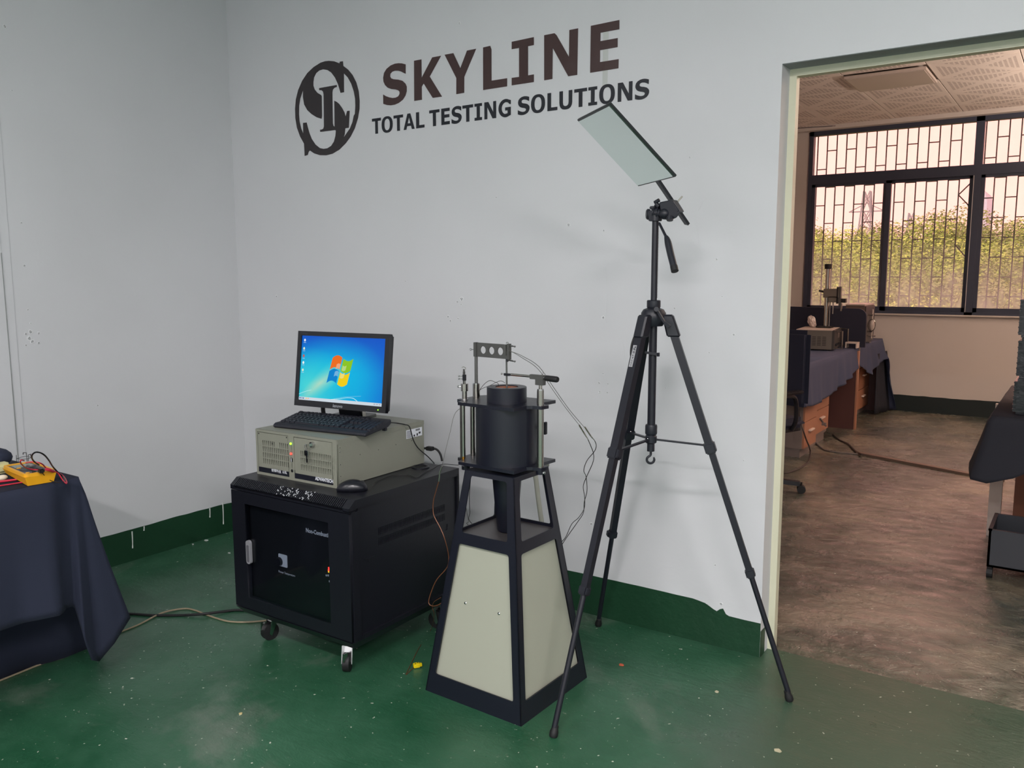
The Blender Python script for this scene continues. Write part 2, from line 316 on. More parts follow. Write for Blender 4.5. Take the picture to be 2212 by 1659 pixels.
RING=[(-3.0696,2.4189),(-3.0338,2.4116),(-2.9995,2.3977),(-2.9971,2.4051),(-2.9767,2.404),(-2.9754,2.383),(-2.9439,2.3617),(-2.9162,2.334),(-2.893,2.2971),(-2.879,2.2558),(-2.8748,2.2128),(-2.8769,2.1761),(-2.8885,2.1346),(-2.9105,2.091),(-2.9386,2.0562),(-2.9731,2.0274),(-3.0163,2.0019),(-3.064,1.9866),(-3.1074,1.9827),(-3.1511,1.9868),(-3.1905,1.9984),(-3.221,2.0153),(-3.2303,2.0092),(-3.2373,1.9946),(-3.2592,1.9918),(-3.2609,2.051),(-3.2877,2.0883),(-3.3084,2.1326),(-3.3175,2.179),(-3.3175,2.2243),(-3.3093,2.2686),(-3.2903,2.3113),(-3.2588,2.3521),(-3.2215,2.3827),(-3.1763,2.4046),(-3.1276,2.4183),(-3.0973,2.4208)]
HOLE=[(-2.9734,2.3495),(-2.9473,2.3267),(-2.9258,2.2955),(-2.9107,2.2596),(-2.9029,2.2246),(-2.9028,2.1932),(-2.907,2.1566),(-2.9146,2.1488),(-2.9239,2.1211),(-2.9414,2.094),(-2.9868,2.0542),(-2.9777,2.0714),(-2.9734,2.0971),(-2.9496,2.0977),(-2.9414,2.1746),(-2.9571,2.1754),(-2.9685,2.1501),(-2.976,2.1711),(-2.9899,2.1914),(-3.008,2.2122),(-3.0244,2.2241),(-3.0411,2.2318),(-3.0439,2.1113),(-3.0522,2.1165),(-3.056,2.1286),(-3.0531,2.2709),(-3.0496,2.2836),(-3.0387,2.2909),(-3.0217,2.2931),(-3.0226,2.3019),(-3.1424,2.3021),(-3.1419,2.2927),(-3.1267,2.2909),(-3.1162,2.2829),(-3.1125,2.2693),(-3.1168,2.1199),(-3.1216,2.11),(-3.1327,2.1066),(-3.1445,2.1069),(-3.1436,2.0967),(-3.0402,2.0957),(-3.0361,2.0915),(-3.04,2.0685),(-3.0509,2.043),(-3.071,2.0242),(-3.0974,2.0152),(-3.1235,2.0147),(-3.1496,2.0205),(-3.1797,2.0395),(-3.2051,2.0687),(-3.2215,2.1002),(-3.2314,2.1281),(-3.238,2.1504),(-3.2633,2.1511),(-3.264,2.0988),(-3.279,2.1268),(-3.2887,2.1609),(-3.2914,2.1974),(-3.2881,2.2361),(-3.2788,2.268),(-3.2556,2.3085),(-3.2581,2.2746),(-3.2509,2.2379),(-3.2298,2.2088),(-3.1996,2.1861),(-3.1651,2.1677),(-3.1326,2.1575),(-3.1285,2.1712),(-3.1267,2.2622),(-3.1299,2.2684),(-3.1555,2.2817),(-3.1745,2.3002),(-3.1824,2.3188),(-3.1816,2.3364),(-3.1763,2.3562),(-3.1601,2.3746),(-3.1379,2.3839),(-3.1118,2.3857),(-3.082,2.3788),(-3.057,2.3639),(-3.0326,2.3377),(-3.0128,2.3035),(-2.9976,2.2629),(-2.9754,2.2631)]

e=thing('wall_emblem','dark brown oval ring emblem with interlaced serif letters on the white wall','wall emblem',(-3.09,YB,2.2))
flat('emblem_ring',[RING,HOLE],.0016,FW,M_LOGO,e,True)
# the S body left of the I is part of the ring outline's inside: a second counter separates it
e=thing('wall_lettering','large brown capital letters of the company name on the white wall','wall lettering',(-2.1,YB,2.17))
for ch in ('S','K','Y','L','I','N','E'): flat('letter',[SKY[ch]],.0018,FW,M_BRN,e,True)
s0=SKY['S']; sx0=min(p[0] for p in s0);sx1=max(p[0] for p in s0);sz0=min(p[1] for p in s0);sz1=max(p[1] for p in s0)
SG=[((x-sx0)/(sx1-sx0),(z-sz0)/(sz1-sz0)) for x,z in s0]
def ell(cx,cy,rx,ry,n=24,a0=0,a1=360): return [(cx+rx*math.cos(R(a0+(a1-a0)*i/n)),cy+ry*math.sin(R(a0+(a1-a0)*i/n))) for i in range(n+(a1-a0<360))]
def sup(cx,cy,rx,ry,n=28): 
    o=[]
    for i in range(n):
        a=2*PI*i/n;c=math.cos(a);s=math.sin(a); o.append((cx+rx*math.copysign(abs(c)**.85,c),cy+ry*math.copysign(abs(s)**.85,s)))
    return o
GL={
'T':[[(0,1),(0,.82),(.355,.82),(.355,0),(.645,0),(.645,.82),(1,.82),(1,1)]],
'O':[sup(.5,.5,.5,.53),sup(.5,.5,.255,.37)],
'A':[[(0,0),(.37,1),(.63,1),(1,0),(.76,0),(.685,.215),(.315,.215),(.24,0)],[(.37,.385),(.63,.385),(.5,.77)]],
'L':[[(0,0),(0,1),(.36,1),(.36,.18),(1,.18),(1,0)]],
'E':[[(0,0),(0,1),(1,1),(1,.81),(.36,.81),(.36,.615),(.96,.615),(.96,.43),(.36,.43),(.36,.19),(1,.19),(1,0)]],
'S':[[(x,-.03+z*1.06) for x,z in SG]],
'I':[[(0,0),(0,.17),(.29,.17),(.29,.83),(0,.83),(0,1),(1,1),(1,.83),(.71,.83),(.71,.17),(1,.17),(1,0)]],
'N':[[(0,0),(0,1),(.34,1),(.76,.36),(.76,1),(1,1),(1,0),(.70,0),(.24,.72),(.24,0)]],
'G':[[(1,.93)]+ell(.58,.5,.58,.53,18,62,298)+[(1,.07),(1,.54),(.55,.54),(.55,.36),(.75,.36),(.75,.19)]+[(.6,.165)]+ell(.6,.5,.34,.34,14,262,98)+[(.6,.845),(.76,.82),(.92,.70),(1,.70)]],
'U':[[(0,1),(0,.36),(.03,.2),(.11,.08),(.24,0),(.4,-.03),(.6,-.03),(.76,0),(.89,.08),(.97,.2),(1,.36),(1,1),(.73,1),(.73,.36),(.70,.24),(.62,.175),(.5,.155),(.38,.175),(.30,.24),(.27,.36),(.27,1)]]}
TG=[('T',-2.7983,-2.7429),('O',-2.7383,-2.6708),('T',-2.664,-2.6074),('A',-2.6046,-2.5397),('L',-2.5299,-2.4822),('T',-2.4532,-2.3958),('E',-2.3852,-2.339),('S',-2.3285,-2.2738),('T',-2.2688,-2.2119),('I',-2.2038,-2.1652),('N',-2.1521,-2.0918),('G',-2.0795,-2.0178),('S',-1.9821,-1.9257),('O',-1.9176,-1.8512),('L',-1.8394,-1.7933),('U',-1.7836,-1.7253),('T',-1.7157,-1.6593),('I',-1.6527,-1.6143),('O',-1.6048,-1.5381),('N',-1.5254,-1.4645),('S',-1.4532,-1.396)]
e=thing('wall_lettering','small dark navy capital letters of the slogan below the company name','wall lettering',(-2.1,YB,2.05))
for ch,x0,x1 in TG:
    z0=2.0535;z1=2.1225
    flat('letter',[[(x0+p[0]*(x1-x0),z0+p[1]*(z1-z0)) for p in ol] for ol in GL[ch]],.0016,FW,M_BLU,e,True)
# ---------------------------------------------------------------- ceiling lamps of this room (above the frame)
M_TUBE=mat('tube_lamp_glass',C(235,245,255),.3,emit=3.0); M_LAMPH=mat('white_lamp_housing',C(228,228,226),.5)
LN=('white batten ceiling lamp beside the left wall, nearer the lettered wall','white batten ceiling lamp over the middle, nearer the lettered wall','white batten ceiling lamp on the doorway side, nearer the lettered wall','white batten ceiling lamp beside the left wall, farther from the lettered wall','white batten ceiling lamp over the middle, farther from the lettered wall','white batten ceiling lamp on the doorway side, farther from the lettered wall')
for (x,y,_),nm in zip(LAMPS,LN):
    e=thing('ceiling_lamp',nm,'ceiling lamp',(x,y,3.15),0,'ceiling lamps of the front room')
    MB().bb((x-.62,y-.09,3.05),(x+.62,y+.09,3.15),bev=.006).build('housing',M_LAMPH,e,True)
    MB().cyl((x-.6,y,3.04),(x+.6,y,3.04),.013).build('tube',M_TUBE,e,True)
for (x,y),nm in zip(UPL,('white fill uplighter added out of view in the next room nearer the doorway','white fill uplighter added out of view in the next room nearer the windows')):
    e=thing('added_fill_lamp',nm,'added fill lamp',(x,y,2.962)); [MB().cyl((x+s_*.27,y,2.21),(x+s_*.27,y,2.962),.005,n=8).build('added_rod',M_LAMPH,e,True) for s_ in(-1,1)]; MB().lathe([(.0,2.12),(.12,2.13),(.24,2.17),(.29,2.23),(.28,2.23),(.23,2.18),(.11,2.145),(0,2.135)],(x,y,0),28).build('added_bowl',M_LAMPH,e,True,smooth=True)  # unseen bowl fittings made up to house the added uplights
# ================================================================ server cabinet
M_BLK=mat('black_cabinet_paint',C(20,21,29),.38,bump=.05,bscale=220); M_BLK2=mat('dark_inside',C(12,12,14),.8)
M_CHROME=mat('polished_steel',C(205,205,205),.18,metal=1); M_STEEL=mat('brushed_steel',C(176,172,165),.2,metal=1)
M_RUB=mat('black_rubber',C(22,22,24),.6); M_PLB=mat('black_plastic',C(20,21,28),.38,bump=.1,bscale=150)
cab=thing('server_cabinet','black wheeled rack cabinet with smoked glass door under the beige computer','cabinet',(-2.319,2.255,0),R(.6))
W=.31; D0=-.305; D1=.305; ZT=.6435; ZB=.14   # local: front at y=D0
b=MB()
b.bb((-W,D0+.03,ZB),(-W+.02,D1,ZT-.02)); b.bb((W-.022,D0+.03,ZB),(W-.012,D1,ZT-.02)); b.bb((-W,D1-.01,ZB),(W,D1,ZT-.02)); b.bb((-W,D0+.03,ZB),(W,D1,ZB+.015))
b.build('carcass',M_BLK,cab)
# top with chamfered nose
pr=[(D0+.03,ZT),(D1,ZT),(D1,ZT-.03),(D0+.03,ZT-.03)]
t=MB(); P=[]
for x in(-W,W): P+=[(x,y,z) for y,z in pr]
t.add(P,[(0,1,2,3),(7,6,5,4),(0,4,5,1),(1,5,6,2),(2,6,7,3),(3,7,4,0)]); t.build('top',M_BLK,cab)
# nose: end blocks, lower lip, slats
nz=MB()
for x0,x1 in((-W,-W+.018),(W-.03,W)):
    P=[]
    for x in(x0,x1): P+=[(x,D0+.03,ZT),(x,D0,ZT-.024),(x,D0,ZT-.038),(x,D0+.03,ZT-.038)]
    nz.add(P,[(0,1,2,3),(7,6,5,4),(0,4,5,1),(1,5,6,2),(2,6,7,3),(3,7,4,0)])
nz.bb((-W,D0,ZT-.040),(W,D0+.03,ZT-.033)); nz.build('nose_rim',M_BLK,cab)
MB().bb((-W+.01,D0+.026,ZT-.034),(W-.02,D0+.03,ZT-.008)).build('nose_backing',M_BLK2,cab)
sl=MB(); k=64
for i in range(k):
    x=-W+.02+(2*W-.052)*i/(k-1)
    sl.hexa([(x-.0024,D0+.03,ZT-.004),(x+.0024,D0+.03,ZT-.004),(x+.0024,D0+.001,ZT-.028),(x-.0024,D0+.001,ZT-.028),(x-.0024,D0+.03,ZT),(x+.0024,D0+.03,ZT),(x+.0024,D0,ZT-.024),(x-.0024,D0,ZT-.024)])
sl.build('nose_slats',M_BLK,cab,kind='stuff')
# small pale flecks scattered over the nose slats
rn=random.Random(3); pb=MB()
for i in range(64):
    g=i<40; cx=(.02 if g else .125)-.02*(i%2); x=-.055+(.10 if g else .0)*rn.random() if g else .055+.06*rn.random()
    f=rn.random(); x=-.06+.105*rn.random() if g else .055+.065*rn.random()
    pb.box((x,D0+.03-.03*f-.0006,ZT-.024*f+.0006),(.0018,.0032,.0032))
pb.build('pale_flecks',mat('pale_fleck',C(205,208,214),.35),cab,kind='stuff')
# door frame with glass
DF=D0+.012; dz0=.145; dz1=ZT-.043
flat_m=frame(rmat(cab)@Vector((0,DF,0)),rmat(cab).to_3x3()@Vector((1,0,0)),(0,0,1))
gx0,gx1,gz0,gz1=-.235,.205,.19,.555
door=flat('cabinet_door',[rect(-W,dz0,W-.004,dz1),rect(gx0,gz0,gx1,gz1)],.02,flat_m,M_BLK,cab,True)
mg=bpy.data.materials.new('smoked_glass'); mg.use_nodes=True; n,l=nodes(mg); n.remove(n['Principled BSDF'])
tr=n.new('ShaderNodeBsdfTransparent'); tr.inputs[0].default_value=(.78,.80,.84,1); gl=n.new('ShaderNodeBsdfGlossy'); gl.inputs['Roughness'].default_value=.06; gl.inputs[0].default_value=(.9,.9,.9,1)
mx=n.new('ShaderNodeMixShader'); mx.inputs[0].default_value=.05; l.new(tr.outputs[0],mx.inputs[1]); l.new(gl.outputs[0],mx.inputs[2]); l.new(mx.outputs[0],n['Material Output'].inputs[0])
MB().bb((gx0-.002,DF-.008,gz0-.002),(gx1+.002,DF-.005,gz1+.002)).build('door_glass',mg,door)
hx=-.2475
def LX(u,v,y): # local point on plane local y for pixel
    mi=rmat(cab).inverted(); o=mi@Vector((0,0,H)); d=mi.to_3x3()@ray(u,v); t=(y-o.y)/d.y; return o+d*t
h0=LX(539,1167,DF-.012);h1=LX(539,1217,DF-.012); hc=(h0+h1)/2
hm=flat('door_handle',[rrect(hc.x-.012,h1.z,hc.x+.012,h0.z,.0115)],.010,frame(rmat(cab)@Vector((0,DF-.014,0)),rmat(cab).to_3x3()@Vector((1,0,0)),(0,0,1)),mat('silver_grey_paint',C(158,158,164),.3,metal=.3),door,True,label='silver push lock handle')
flat('handle_inset',[rrect(hc.x-.006,h1.z+.008,hc.x+.006,h0.z-.018,.005)],.003,frame(rmat(cab)@Vector((0,DF-.0195,0)),rmat(cab).to_3x3()@Vector((1,0,0)),(0,0,1)),mat('dark_grey_inset',C(96,96,102),.4),hm,True)
# control panel behind the glass
pp=MB().bb((-W+.03,D0+.030,ZB+.03),(W-.03,D0+.034,ZT-.06)); pp.build('control_panel',mat('panel_dark',C(20,21,25),.5),cab)
YP=D0+.0295
M_LG=mat('grey_legend_print',C(205,210,216),.5)
def cabf(y): return frame(rmat(cab)@Vector((0,y,0)),rmat(cab).to_3x3()@Vector((1,0,0)),(0,0,1),rmat(cab).to_3x3()@Vector((0,-1,0)))
def ctext(body,p,size,**k): 
    m=cabf(YP-.0006)@Matrix.Translation((p.x,p.z,0)); return text('legend',body,size,.0004,m,M_LG,cab,True,**k)
p=LX(661,1149,YP); ctext('Non-Combustibility',p,.0215,bold=.0006,sx=.86)
p=LX(602,1195,YP);p2=LX(619,1226,YP)
flat('switch_plate',[rrect(p.x,p2.z,p2.x+.006,p.z,.004)],.002,cabf(YP-.001),M_LG,cab,True,label='pale square switch plate')
MB().cyl((p.x+.006,YP,(p.z+p2.z)/2-.006),(p.x+.006,YP-.012,(p.z+p2.z)/2-.006),.017,.015,20).build('rotary_switch',M_PLB,cab)
p=LX(602,1236,YP); ctext('Power Temperature',p,.012,sx=.9)
M_RED=mat('red_led',(1,.03,.02,1),.4,emit=5); M_YLED=mat('yellow_led',(.9,.55,.02,1),.4,emit=1.2); M_GLED=mat('green_led',(.25,1,.02,1),.4,emit=4)
for k,(u,v) in enumerate(((711,1227),(712.5,1229.5),(710.5,1231.5))): q=LX(u,v,YP-.002); MB().box(q,(.006,.004,.005)).build('red_digit',M_RED,cab)
q=LX(711,1235,YP-.002); MB().box(q,(.008,.004,.006)).build('yellow_digit',M_YLED,cab)
for u,v in((705,1243),(709,1243),(712,1256)): q=LX(u,v,YP-.001); MB().box(q,(.005,.002,.006)).build('button',M_LG,cab)
# right side panel with louvres
SX=W-.012; louv=[]
def side_pt(u,v):
    mi=rmat(cab).inverted(); o=mi@Vector((0,0,H)); d=mi.to_3x3()@ray(u,v); t=(SX-o.x)/d.x; return o+d*t
holes=[]
for r_,(za,zb) in enumerate(((.487,.515),(.449,.477))):
    for i in range(56):
        y=-.155+i*.0068; holes.append(rect(y,za,y+.0034,zb))
sm=frame(rmat(cab)@Vector((SX+.001,0,0)),rmat(cab).to_3x3()@Vector((0,1,0)),(0,0,1))
hq=side_pt(962,1139); hb=side_pt(797,1204)
sp=flat('side_panel',[rect(D0+.05,ZB+.012,D1-.012,ZT-.028)]+holes+[rect(hq.y-.01,hq.z-.012,hq.y+.01,hq.z+.012)],.004,sm,M_BLK,cab,True)
MB().bb((SX-.006,D0+.06,ZB+.02),(SX-.004,D1-.03,ZT-.04)).build('louvre_backing',M_BLK2,cab)
MB().bb((W-.012,D0+.012,ZB),(W,D0+.046,ZT-.040)).build('corner_post',M_BLK,cab)
MB().bb((W-.012,D1-.009,ZB),(W,D1,ZT-.030)).build('corner_post',M_BLK,cab)
MB().box((SX+.004,hb.y,hb.z),(.006,.05,.003)).box((SX+.002,hb.y,hb.z-.009),(.004,.018,.014)).build('panel_latch',M_PLB,sp)
# skirt
MB().hexa([(-W+.015,D0+.03,.108),(W-.02,D0+.03,.108),(W-.02,D1-.02,.108),(-W+.015,D1-.02,.108),(-W,D0,ZB+.002),(W-.002,D0,ZB+.002),(W-.002,D1,ZB+.002),(-W,D1,ZB+.002)]).build('skirt',M_BLK,cab)
def castor(x,y,an,par,r=.032,m=M_CHROME):
    mt=Matrix.Translation((x,y,0))@Matrix.Rotation(an,4,'Z')
    b=MB(); b.cyl(mt@Vector((0,0,.092)),mt@Vector((0,0,.108)),.024); b.bar(mt@Vector((0,0,.094)),mt@Vector((.022,0,r+.0)),.036,.004,mt.to_3x3()@Vector((1,0,.3)))
    for s in(-1,1): b.hexa([mt@Vector(q) for q in((-.01,s*.018-.0015,.09),(.024,s*.018-.0015,.02),(.034,s*.018-.0015,.03),(.02,s*.018-.0015,.092),(-.01,s*.018+.0015,.09),(.024,s*.018+.0015,.02),(.034,s*.018+.0015,.03),(.02,s*.018+.0015,.092))])
    f=b.build('castor',m,par); c=MB(); 
    c.cyl(mt@Vector((.022,-.012,r)),mt@Vector((.022,.012,r)),r,n=20); c.build('wheel',M_RUB,f,smooth=True)
    MB().box(mt@Vector((.050,0,.062)),(.004,.02,.03),None).build('brake_tab',m,f)
castor(W-.095,D0+.075,R(-60),cab,.033); castor(-W+.10,D0+.10,R(-100),cab,.033); castor(W-.07,D1-.09,R(10),cab,.036); castor(-W+.09,D1-.09,R(30),cab,.033)
# grommet on top
g=Vector((-2.145,2.485,ZT)); mi=rmat(cab).inverted(); g=mi@g
MB().lathe([(.036,0),(.036,.004),(.030,.006),(.024,.004),(.024,0)],g,24).build('cable_grommet',M_PLB,cab)
MB().cyl(g+Vector((0,0,.0005)),g+Vector((0,0,.002)),.024).build('grommet_opening',M_BLK2,cab)
# ================================================================ industrial computer
M_BEI=mat('beige_grey_enamel',C(134,135,123),.46,bump=.06,bscale=200); M_LAB=mat('navy_black_label',C(24,26,36),.35); M_WTX=mat('white_print',C(225,228,235),.5)
PX0,PY0,PYW=-2.1733,2.0679,R(1.3)
pc=thing('rack_computer','beige grey rack computer with keys in its door, lying on the black cabinet','computer',(PX0,PY0,ZT),PYW)
w_,d_,h_=.427,.487,.177
b=MB(); b.bb((-w_,.004,.002),(0,d_,h_-.018)); b.build('chassis',M_BEI,pc)
b=MB(); b.bb((-w_-.0015,-.001,h_-.018),(.0015,d_+.001,h_),bev=.0012); b.build('lid',M_BEI,pc)
# front panels (x from left 0..w)
def pf_(y): return frame(rmat(pc)@Vector((-w_,y,0)),rmat(pc).to_3x3()@Vector((1,0,0)),(0,0,1),rmat(pc).to_3x3()@Vector((0,-1,0)))
MB().bb((-w_,-.002,0),(0,.004,h_-.0005)).build('front_plate',mat('beige_shadow',C(108,110,98),.5),pc)
hs=[rect(.038+i*.0104,z,.038+i*.0104+.0046,z+.0195) for z in(.046,.0695,.093,.1165) for i in range(16) if not(z==.1165 and 7<=i<=8)]
flat('drive_bezel',[rect(.012,.030,.178,h_-.012)]+hs,.003,pf_(-.0045),M_BEI,pc,True)
hs=[rect(.245+i*.0088,z,.245+i*.0088+.004,z+.0215) for z in(.046,.0715,.097) for i in range(20)]
dr=flat('front_door',[rect(.213,.030,.406,h_-.012)]+hs,.004,pf_(-.005),M_BEI,pc,True)
MB().bb((-w_+.012,-.0022,.030),(-w_+.178,-.002,h_-.014)).bb((-w_+.22,-.0022,.035),(-w_+.40,-.002,.13)).build('slot_backing',M_BLK2,pc)
flat('front_rim',[rect(0,0,w_,h_-.001),rect(.010,.010,.180,h_-.010),rect(.210,.010,.408,h_-.010)],.004,pf_(-.004),M_BEI,pc,True)
MB().bb((-w_+.010,-.0055,.010),(-w_+.180,-.003,.041)).build('name_strip',M_LAB,pc); MB().bb((-w_+.210,-.0068,.010),(-w_+.406,-.003,.041)).build('name_strip',M_LAB,pc)
text('strip_text','研華科技',.0180,.0004,pf_(-.0058)@Matrix.Translation((.082,.0195,0)),M_WTX,pc,True,bold=.0001,sx=.74)
text('strip_text','610L',.0165,.0004,pf_(-.0058)@Matrix.Translation((.143,.0195,0)),M_WTX,pc,True,sx=.74)
text('strip_text','ADVANTECH',.0175,.0004,pf_(-.0071)@Matrix.Translation((.318,.018,0)),M_WTX,pc,True,bold=.0005,sx=.86)
for i,(zz,m,nm) in enumerate(((.139,M_GLED,'green_led'),(.101,M_RED,'red_led'))):
    MB().sph((-w_+.1945,-.0075,zz),.0042,12).build('indicator_light',m,pc,smooth=True,label=('green' if i==0 else 'red')+' indicator light')
MB().bb((-w_+.189,-.0066,.070),(-w_+.2015,-.006,.084)).build('usb_port',M_BLK2,pc); MB().bb((-w_+.1925,-.007,.071),(-w_+.1955,-.0062,.083)).build('usb_tongue',M_WTX,pc)
MB().cyl((-w_+.196,-.006,.036),(-w_+.196,-.0068,.036),.006,n=18).build('keyboard_socket',M_BLK2,pc)
lk=MB().cyl((-w_+.314,-.005,.150),(-w_+.314,-.020,.150),.0095,n=20); lk=lk.build('door_lock',M_CHROME,dr,smooth=True)
kb=MB().box((-w_+.314,-.030,.150),(.0022,.022,.010)); kb.lathe([(.0105,-.0008),(.0105,.0008),(.0085,.0008),(.0085,-.0008)],(-w_+.296,-.028,.140),20,(.3,1,0),True)
kb.box((-w_+.294,-.024,.118),(.018,.002,.020),bev=.0008); kb.box((-w_+.296,-.024,.096),(.006,.002,.026)); kb.build('keys',M_CHROME,dr)
for x,z in((.019,.160),(.172,.160),(.0935,.1275)): MB().cyl((-w_+x,-.0062,z),(-w_+x,-.0066,z),.0027,n=12).build('screw_hole',M_BLK2,pc)
for z in(.147,.132,.085,.042,.026): MB().sph((.0006,.012,z),.0022,8,(.5,1,1)).build('rivet',M_STEEL,pc)
for y,z in((.115,.103),(.215,.103),(.315,.106),(.41,.106)): MB().cyl((.0,y,z),(.0006,y,z),.0016,n=8).build('screw_hole',M_BLK2,pc)
sf=frame(rmat(pc)@Vector((.0012,0,0)),rmat(pc).to_3x3()@Vector((0,1,0)),(0,0,1))
lb=flat('rating_sticker',[rect(.376,.118,.474,.152)],.0006,sf,M_WTX,pc,True,label='white rating sticker')
M_INK=mat('black_ink',C(40,42,48),.6)
sk=MB(); rr=random.Random(5)
for z in(.146,.141,.136,.131,.126,.121): sk.bb((.0015,.379,z),(.0019,.379+.018+.010*rr.random(),z+.002))
for i in range(9): sk.bb((.0015,.434+i*.003,.141),(.0019,.4355+i*.003,.149))
sk.cyl((.0015,.425,.124),(.0019,.425,.124),.0045,n=12); sk.bb((.0015,.452,.127),(.0019,.464,.135)); sk.bb((.0015,.439,.121),(.0019,.447,.131)); sk.build('sticker_print',M_INK,lb)
# ================================================================ monitor
M_MON=mat('black_gloss_plastic',C(17,18,25),.3); 
mc=Vector((-2.372,2.289,1.038)); my,mt_=R(6.656),R(7.466)
U=Vector((math.cos(my),math.sin(my),0)); Nn=Vector((math.sin(my)*math.cos(mt_),-math.cos(my)*math.cos(mt_),math.sin(mt_))); Wv=Nn.cross(U); 
if Wv.z<0: Wv=-Wv
mo=thing('monitor','wide black flat monitor glowing with a blue desktop picture','monitor',(-2.40,2.44,.8205),my)
MF=frame(mc,U,Wv,Nn); MI=rmat(mo).inverted()
bz=flat('bezel',[rect(-.2235,-.152,.2245,.146),rect(-.205,-.128,.205,.128)],.018,MF@Matrix.Translation((0,0,-.004)),M_MON,mo,True)
MB().box((0,-.003,-.022),(.440,.290,.020),MF,bev=.004).box((0,0,-.052),(.30,.20,.036),MF,bev=.008).build('back_shell',M_MON,mo,True)
# screen picture
NX,NY=64,40; vs=[];fs=[];cols=[]
def mixc(a,b,t): t=max(0,min(1,t)); return tuple(a[i]*(1-t)+b[i]*t for i in range(3))
def pic(x,y): # x 0..1 left-right, y 0..1 bottom-top
    c=mixc((0,160,226),(14,84,200),min(1,max(0,(y-.45)/.55)**1.1))
    c=mixc(c,(10,84,204),max(0,(x-.70)/.30)*.75*(.55+.45*y))
    d=math.hypot((x-.42)/.62,(y-.42)/.62); c=mixc(c,(0,190,232),max(0,1-d)*1.1)
    d=math.hypot((x-.12)/.5,(y-.22)/.62); c=mixc(c,(70,215,220),max(0,1-d)*1.1)
    t=(x-.06)*.80-(y-.02)*-.60; s=-(x-.06)*.60+(y-.02)*.80   # light beam from lower left
    d=abs(math.sin(0)+( (y-.10)-(x-.12)*1.35))/(.16+.25*max(0,x)); f=max(0,1-d)*max(0,1-abs(y-.28)/.42)
    c=mixc(c,(205,226,196),f*.85)
    c=mixc(c,(90,225,225),max(0,1-y/.12)*.35*(1-x))
    return c
for j in range(NY+1):
    for i in range(NX+1): vs.append((-.205+.41*i/NX,-.128+.256*j/NY,0)); cols.append(pic(i/NX,j/NY))
for j in range(NY):
    for i in range(NX): a=j*(NX+1)+i; fs.append((a,a+1,a+NX+2,a+NX+1))
sb=MB().add([MF@Vector(v) for v in vs],fs); me=bpy.data.meshes.new('screen'); me.from_pydata([tuple(v) for v in sb.v],[],sb.f)
ca=me.color_attributes.new('picture','FLOAT_COLOR','POINT')
for i,c in enumerate(cols): ca.data[i].color=(lin(c[0]),lin(c[1]),lin(c[2]),1)
ms=bpy.data.materials.new('screen_light'); ms.use_nodes=True; n,l=nodes(ms); p=n['Principled BSDF']; at=n.new('ShaderNodeVertexColor'); at.layer_name='picture'
l.new(at.outputs[0],p.inputs['Emission Color']); p.inputs['Emission Strength'].default_value=.92; p.inputs['Base Color'].default_value=(.003,.01,.01,1); p.inputs['Roughness'].default_value=.3; p.inputs['Specular IOR Level'].default_value=.12
scr=link('screen',me,ms,mo,True)
def em(name,c,s=1.0): return mat(name,C(*c),.5,emit=s,spec=0) 
def scr_flat(name,pts,col,z=.0005): return flat(name,pts if isinstance(pts[0][0],(tuple,list)) else [pts],.0002,MF@Matrix.Translation((0,0,z)),col,scr,True)
M_TB=em('taskbar_light',(214,226,236),.9)
for nm in ('taskbar_light',): MATS[nm].node_tree.nodes['Principled BSDF'].inputs['Base Color'].default_value=(0,0,0,1)
def emo(name,c,s=1.0):
    m=em(name,c,s); p=m.node_tree.nodes['Principled BSDF']; p.inputs['Base Color'].default_value=(0,0,0,1); return m
scr_flat('taskbar',rect(-.205,-.128,.205,-.116),M_TB,.0003)
def sp_(x,y): return (-.205+.41*x,-.128+.256*y)
# flag emblem in four waving panes, in screen fractions
def pane(u0,u1,v0,v1):
    o=[]
    def P(u,v): 
        x=.50+.115*u*1.25-.028*(1-v)*1.5+.0*v; y=.455+.20*(v-.5)*2*.98-.045*math.sin((u-.5)*2*PI)*.9
        x=.475+.13*(u-.5)*1.9+.030*(v-.5)*2; return sp_(x+.01,y+.03)
    for i in range(9): o.append(P(u0+(u1-u0)*i/8,v1))
    for i in range(9): o.append(P(u1-(u1-u0)*i/8,v0))
    return o
for nm,pa,c in(('emblem_pane',(0,.47,.53,1),(236,110,38)),('emblem_pane',(.53,1,.53,1),(140,196,42)),('emblem_pane',(0,.47,0,.47),(20,130,205)),('emblem_pane',(.53,1,0,.47),(240,205,30))):
    scr_flat(nm,pane(*pa),emo('pane_%d_light'%c[0],c))
    q=pane(*pa); cx=sum(a for a,b in q)/18;cy=sum(b for a,b in q)/18; sc=sp_(.495,.485)
    scr_flat('pane_glow',[(sc[0]*.45+a*.4+cx*.15,sc[1]*.45+b_*.4+cy*.15) for a,b_ in q],emo('pane_glow_%d'%c[0],tuple(int(k*.55+235*.45) for k in c)),.0007)
icons=((.025,.93,(235,240,245)),(.02,.80,(220,235,205)),(.02,.685,(200,90,80)),(.02,.58,(245,245,240)),(.018,.465,(240,235,225)))
for x,y,c in icons:
    q=sp_(x+.012,y); scr_flat('desktop_icon',circ(q[0],q[1],.0045,12,.0055),emo('icon_%d'%c[1],c)); scr_flat('icon_caption',rect(q[0]-.006,q[1]-.0105,q[0]+.006,q[1]-.0085),emo('caption_light',(170,205,235)))
for x,c in((.008,(60,90,150)),(.03,(120,150,190)),(.05,(90,110,150)),(.085,(235,200,120)),(.11,(240,180,150))): q=sp_(x,.018); scr_flat('taskbar_button',rect(q[0],q[1],q[0]+.006,q[1]+.005),emo('button_%d'%c[0],c),.0006)
for x in(.90,.93,.96): q=sp_(x,.018); scr_flat('taskbar_button',rect(q[0],q[1],q[0]+.008,q[1]+.004),emo('clock_light',(170,170,185)),.0006)
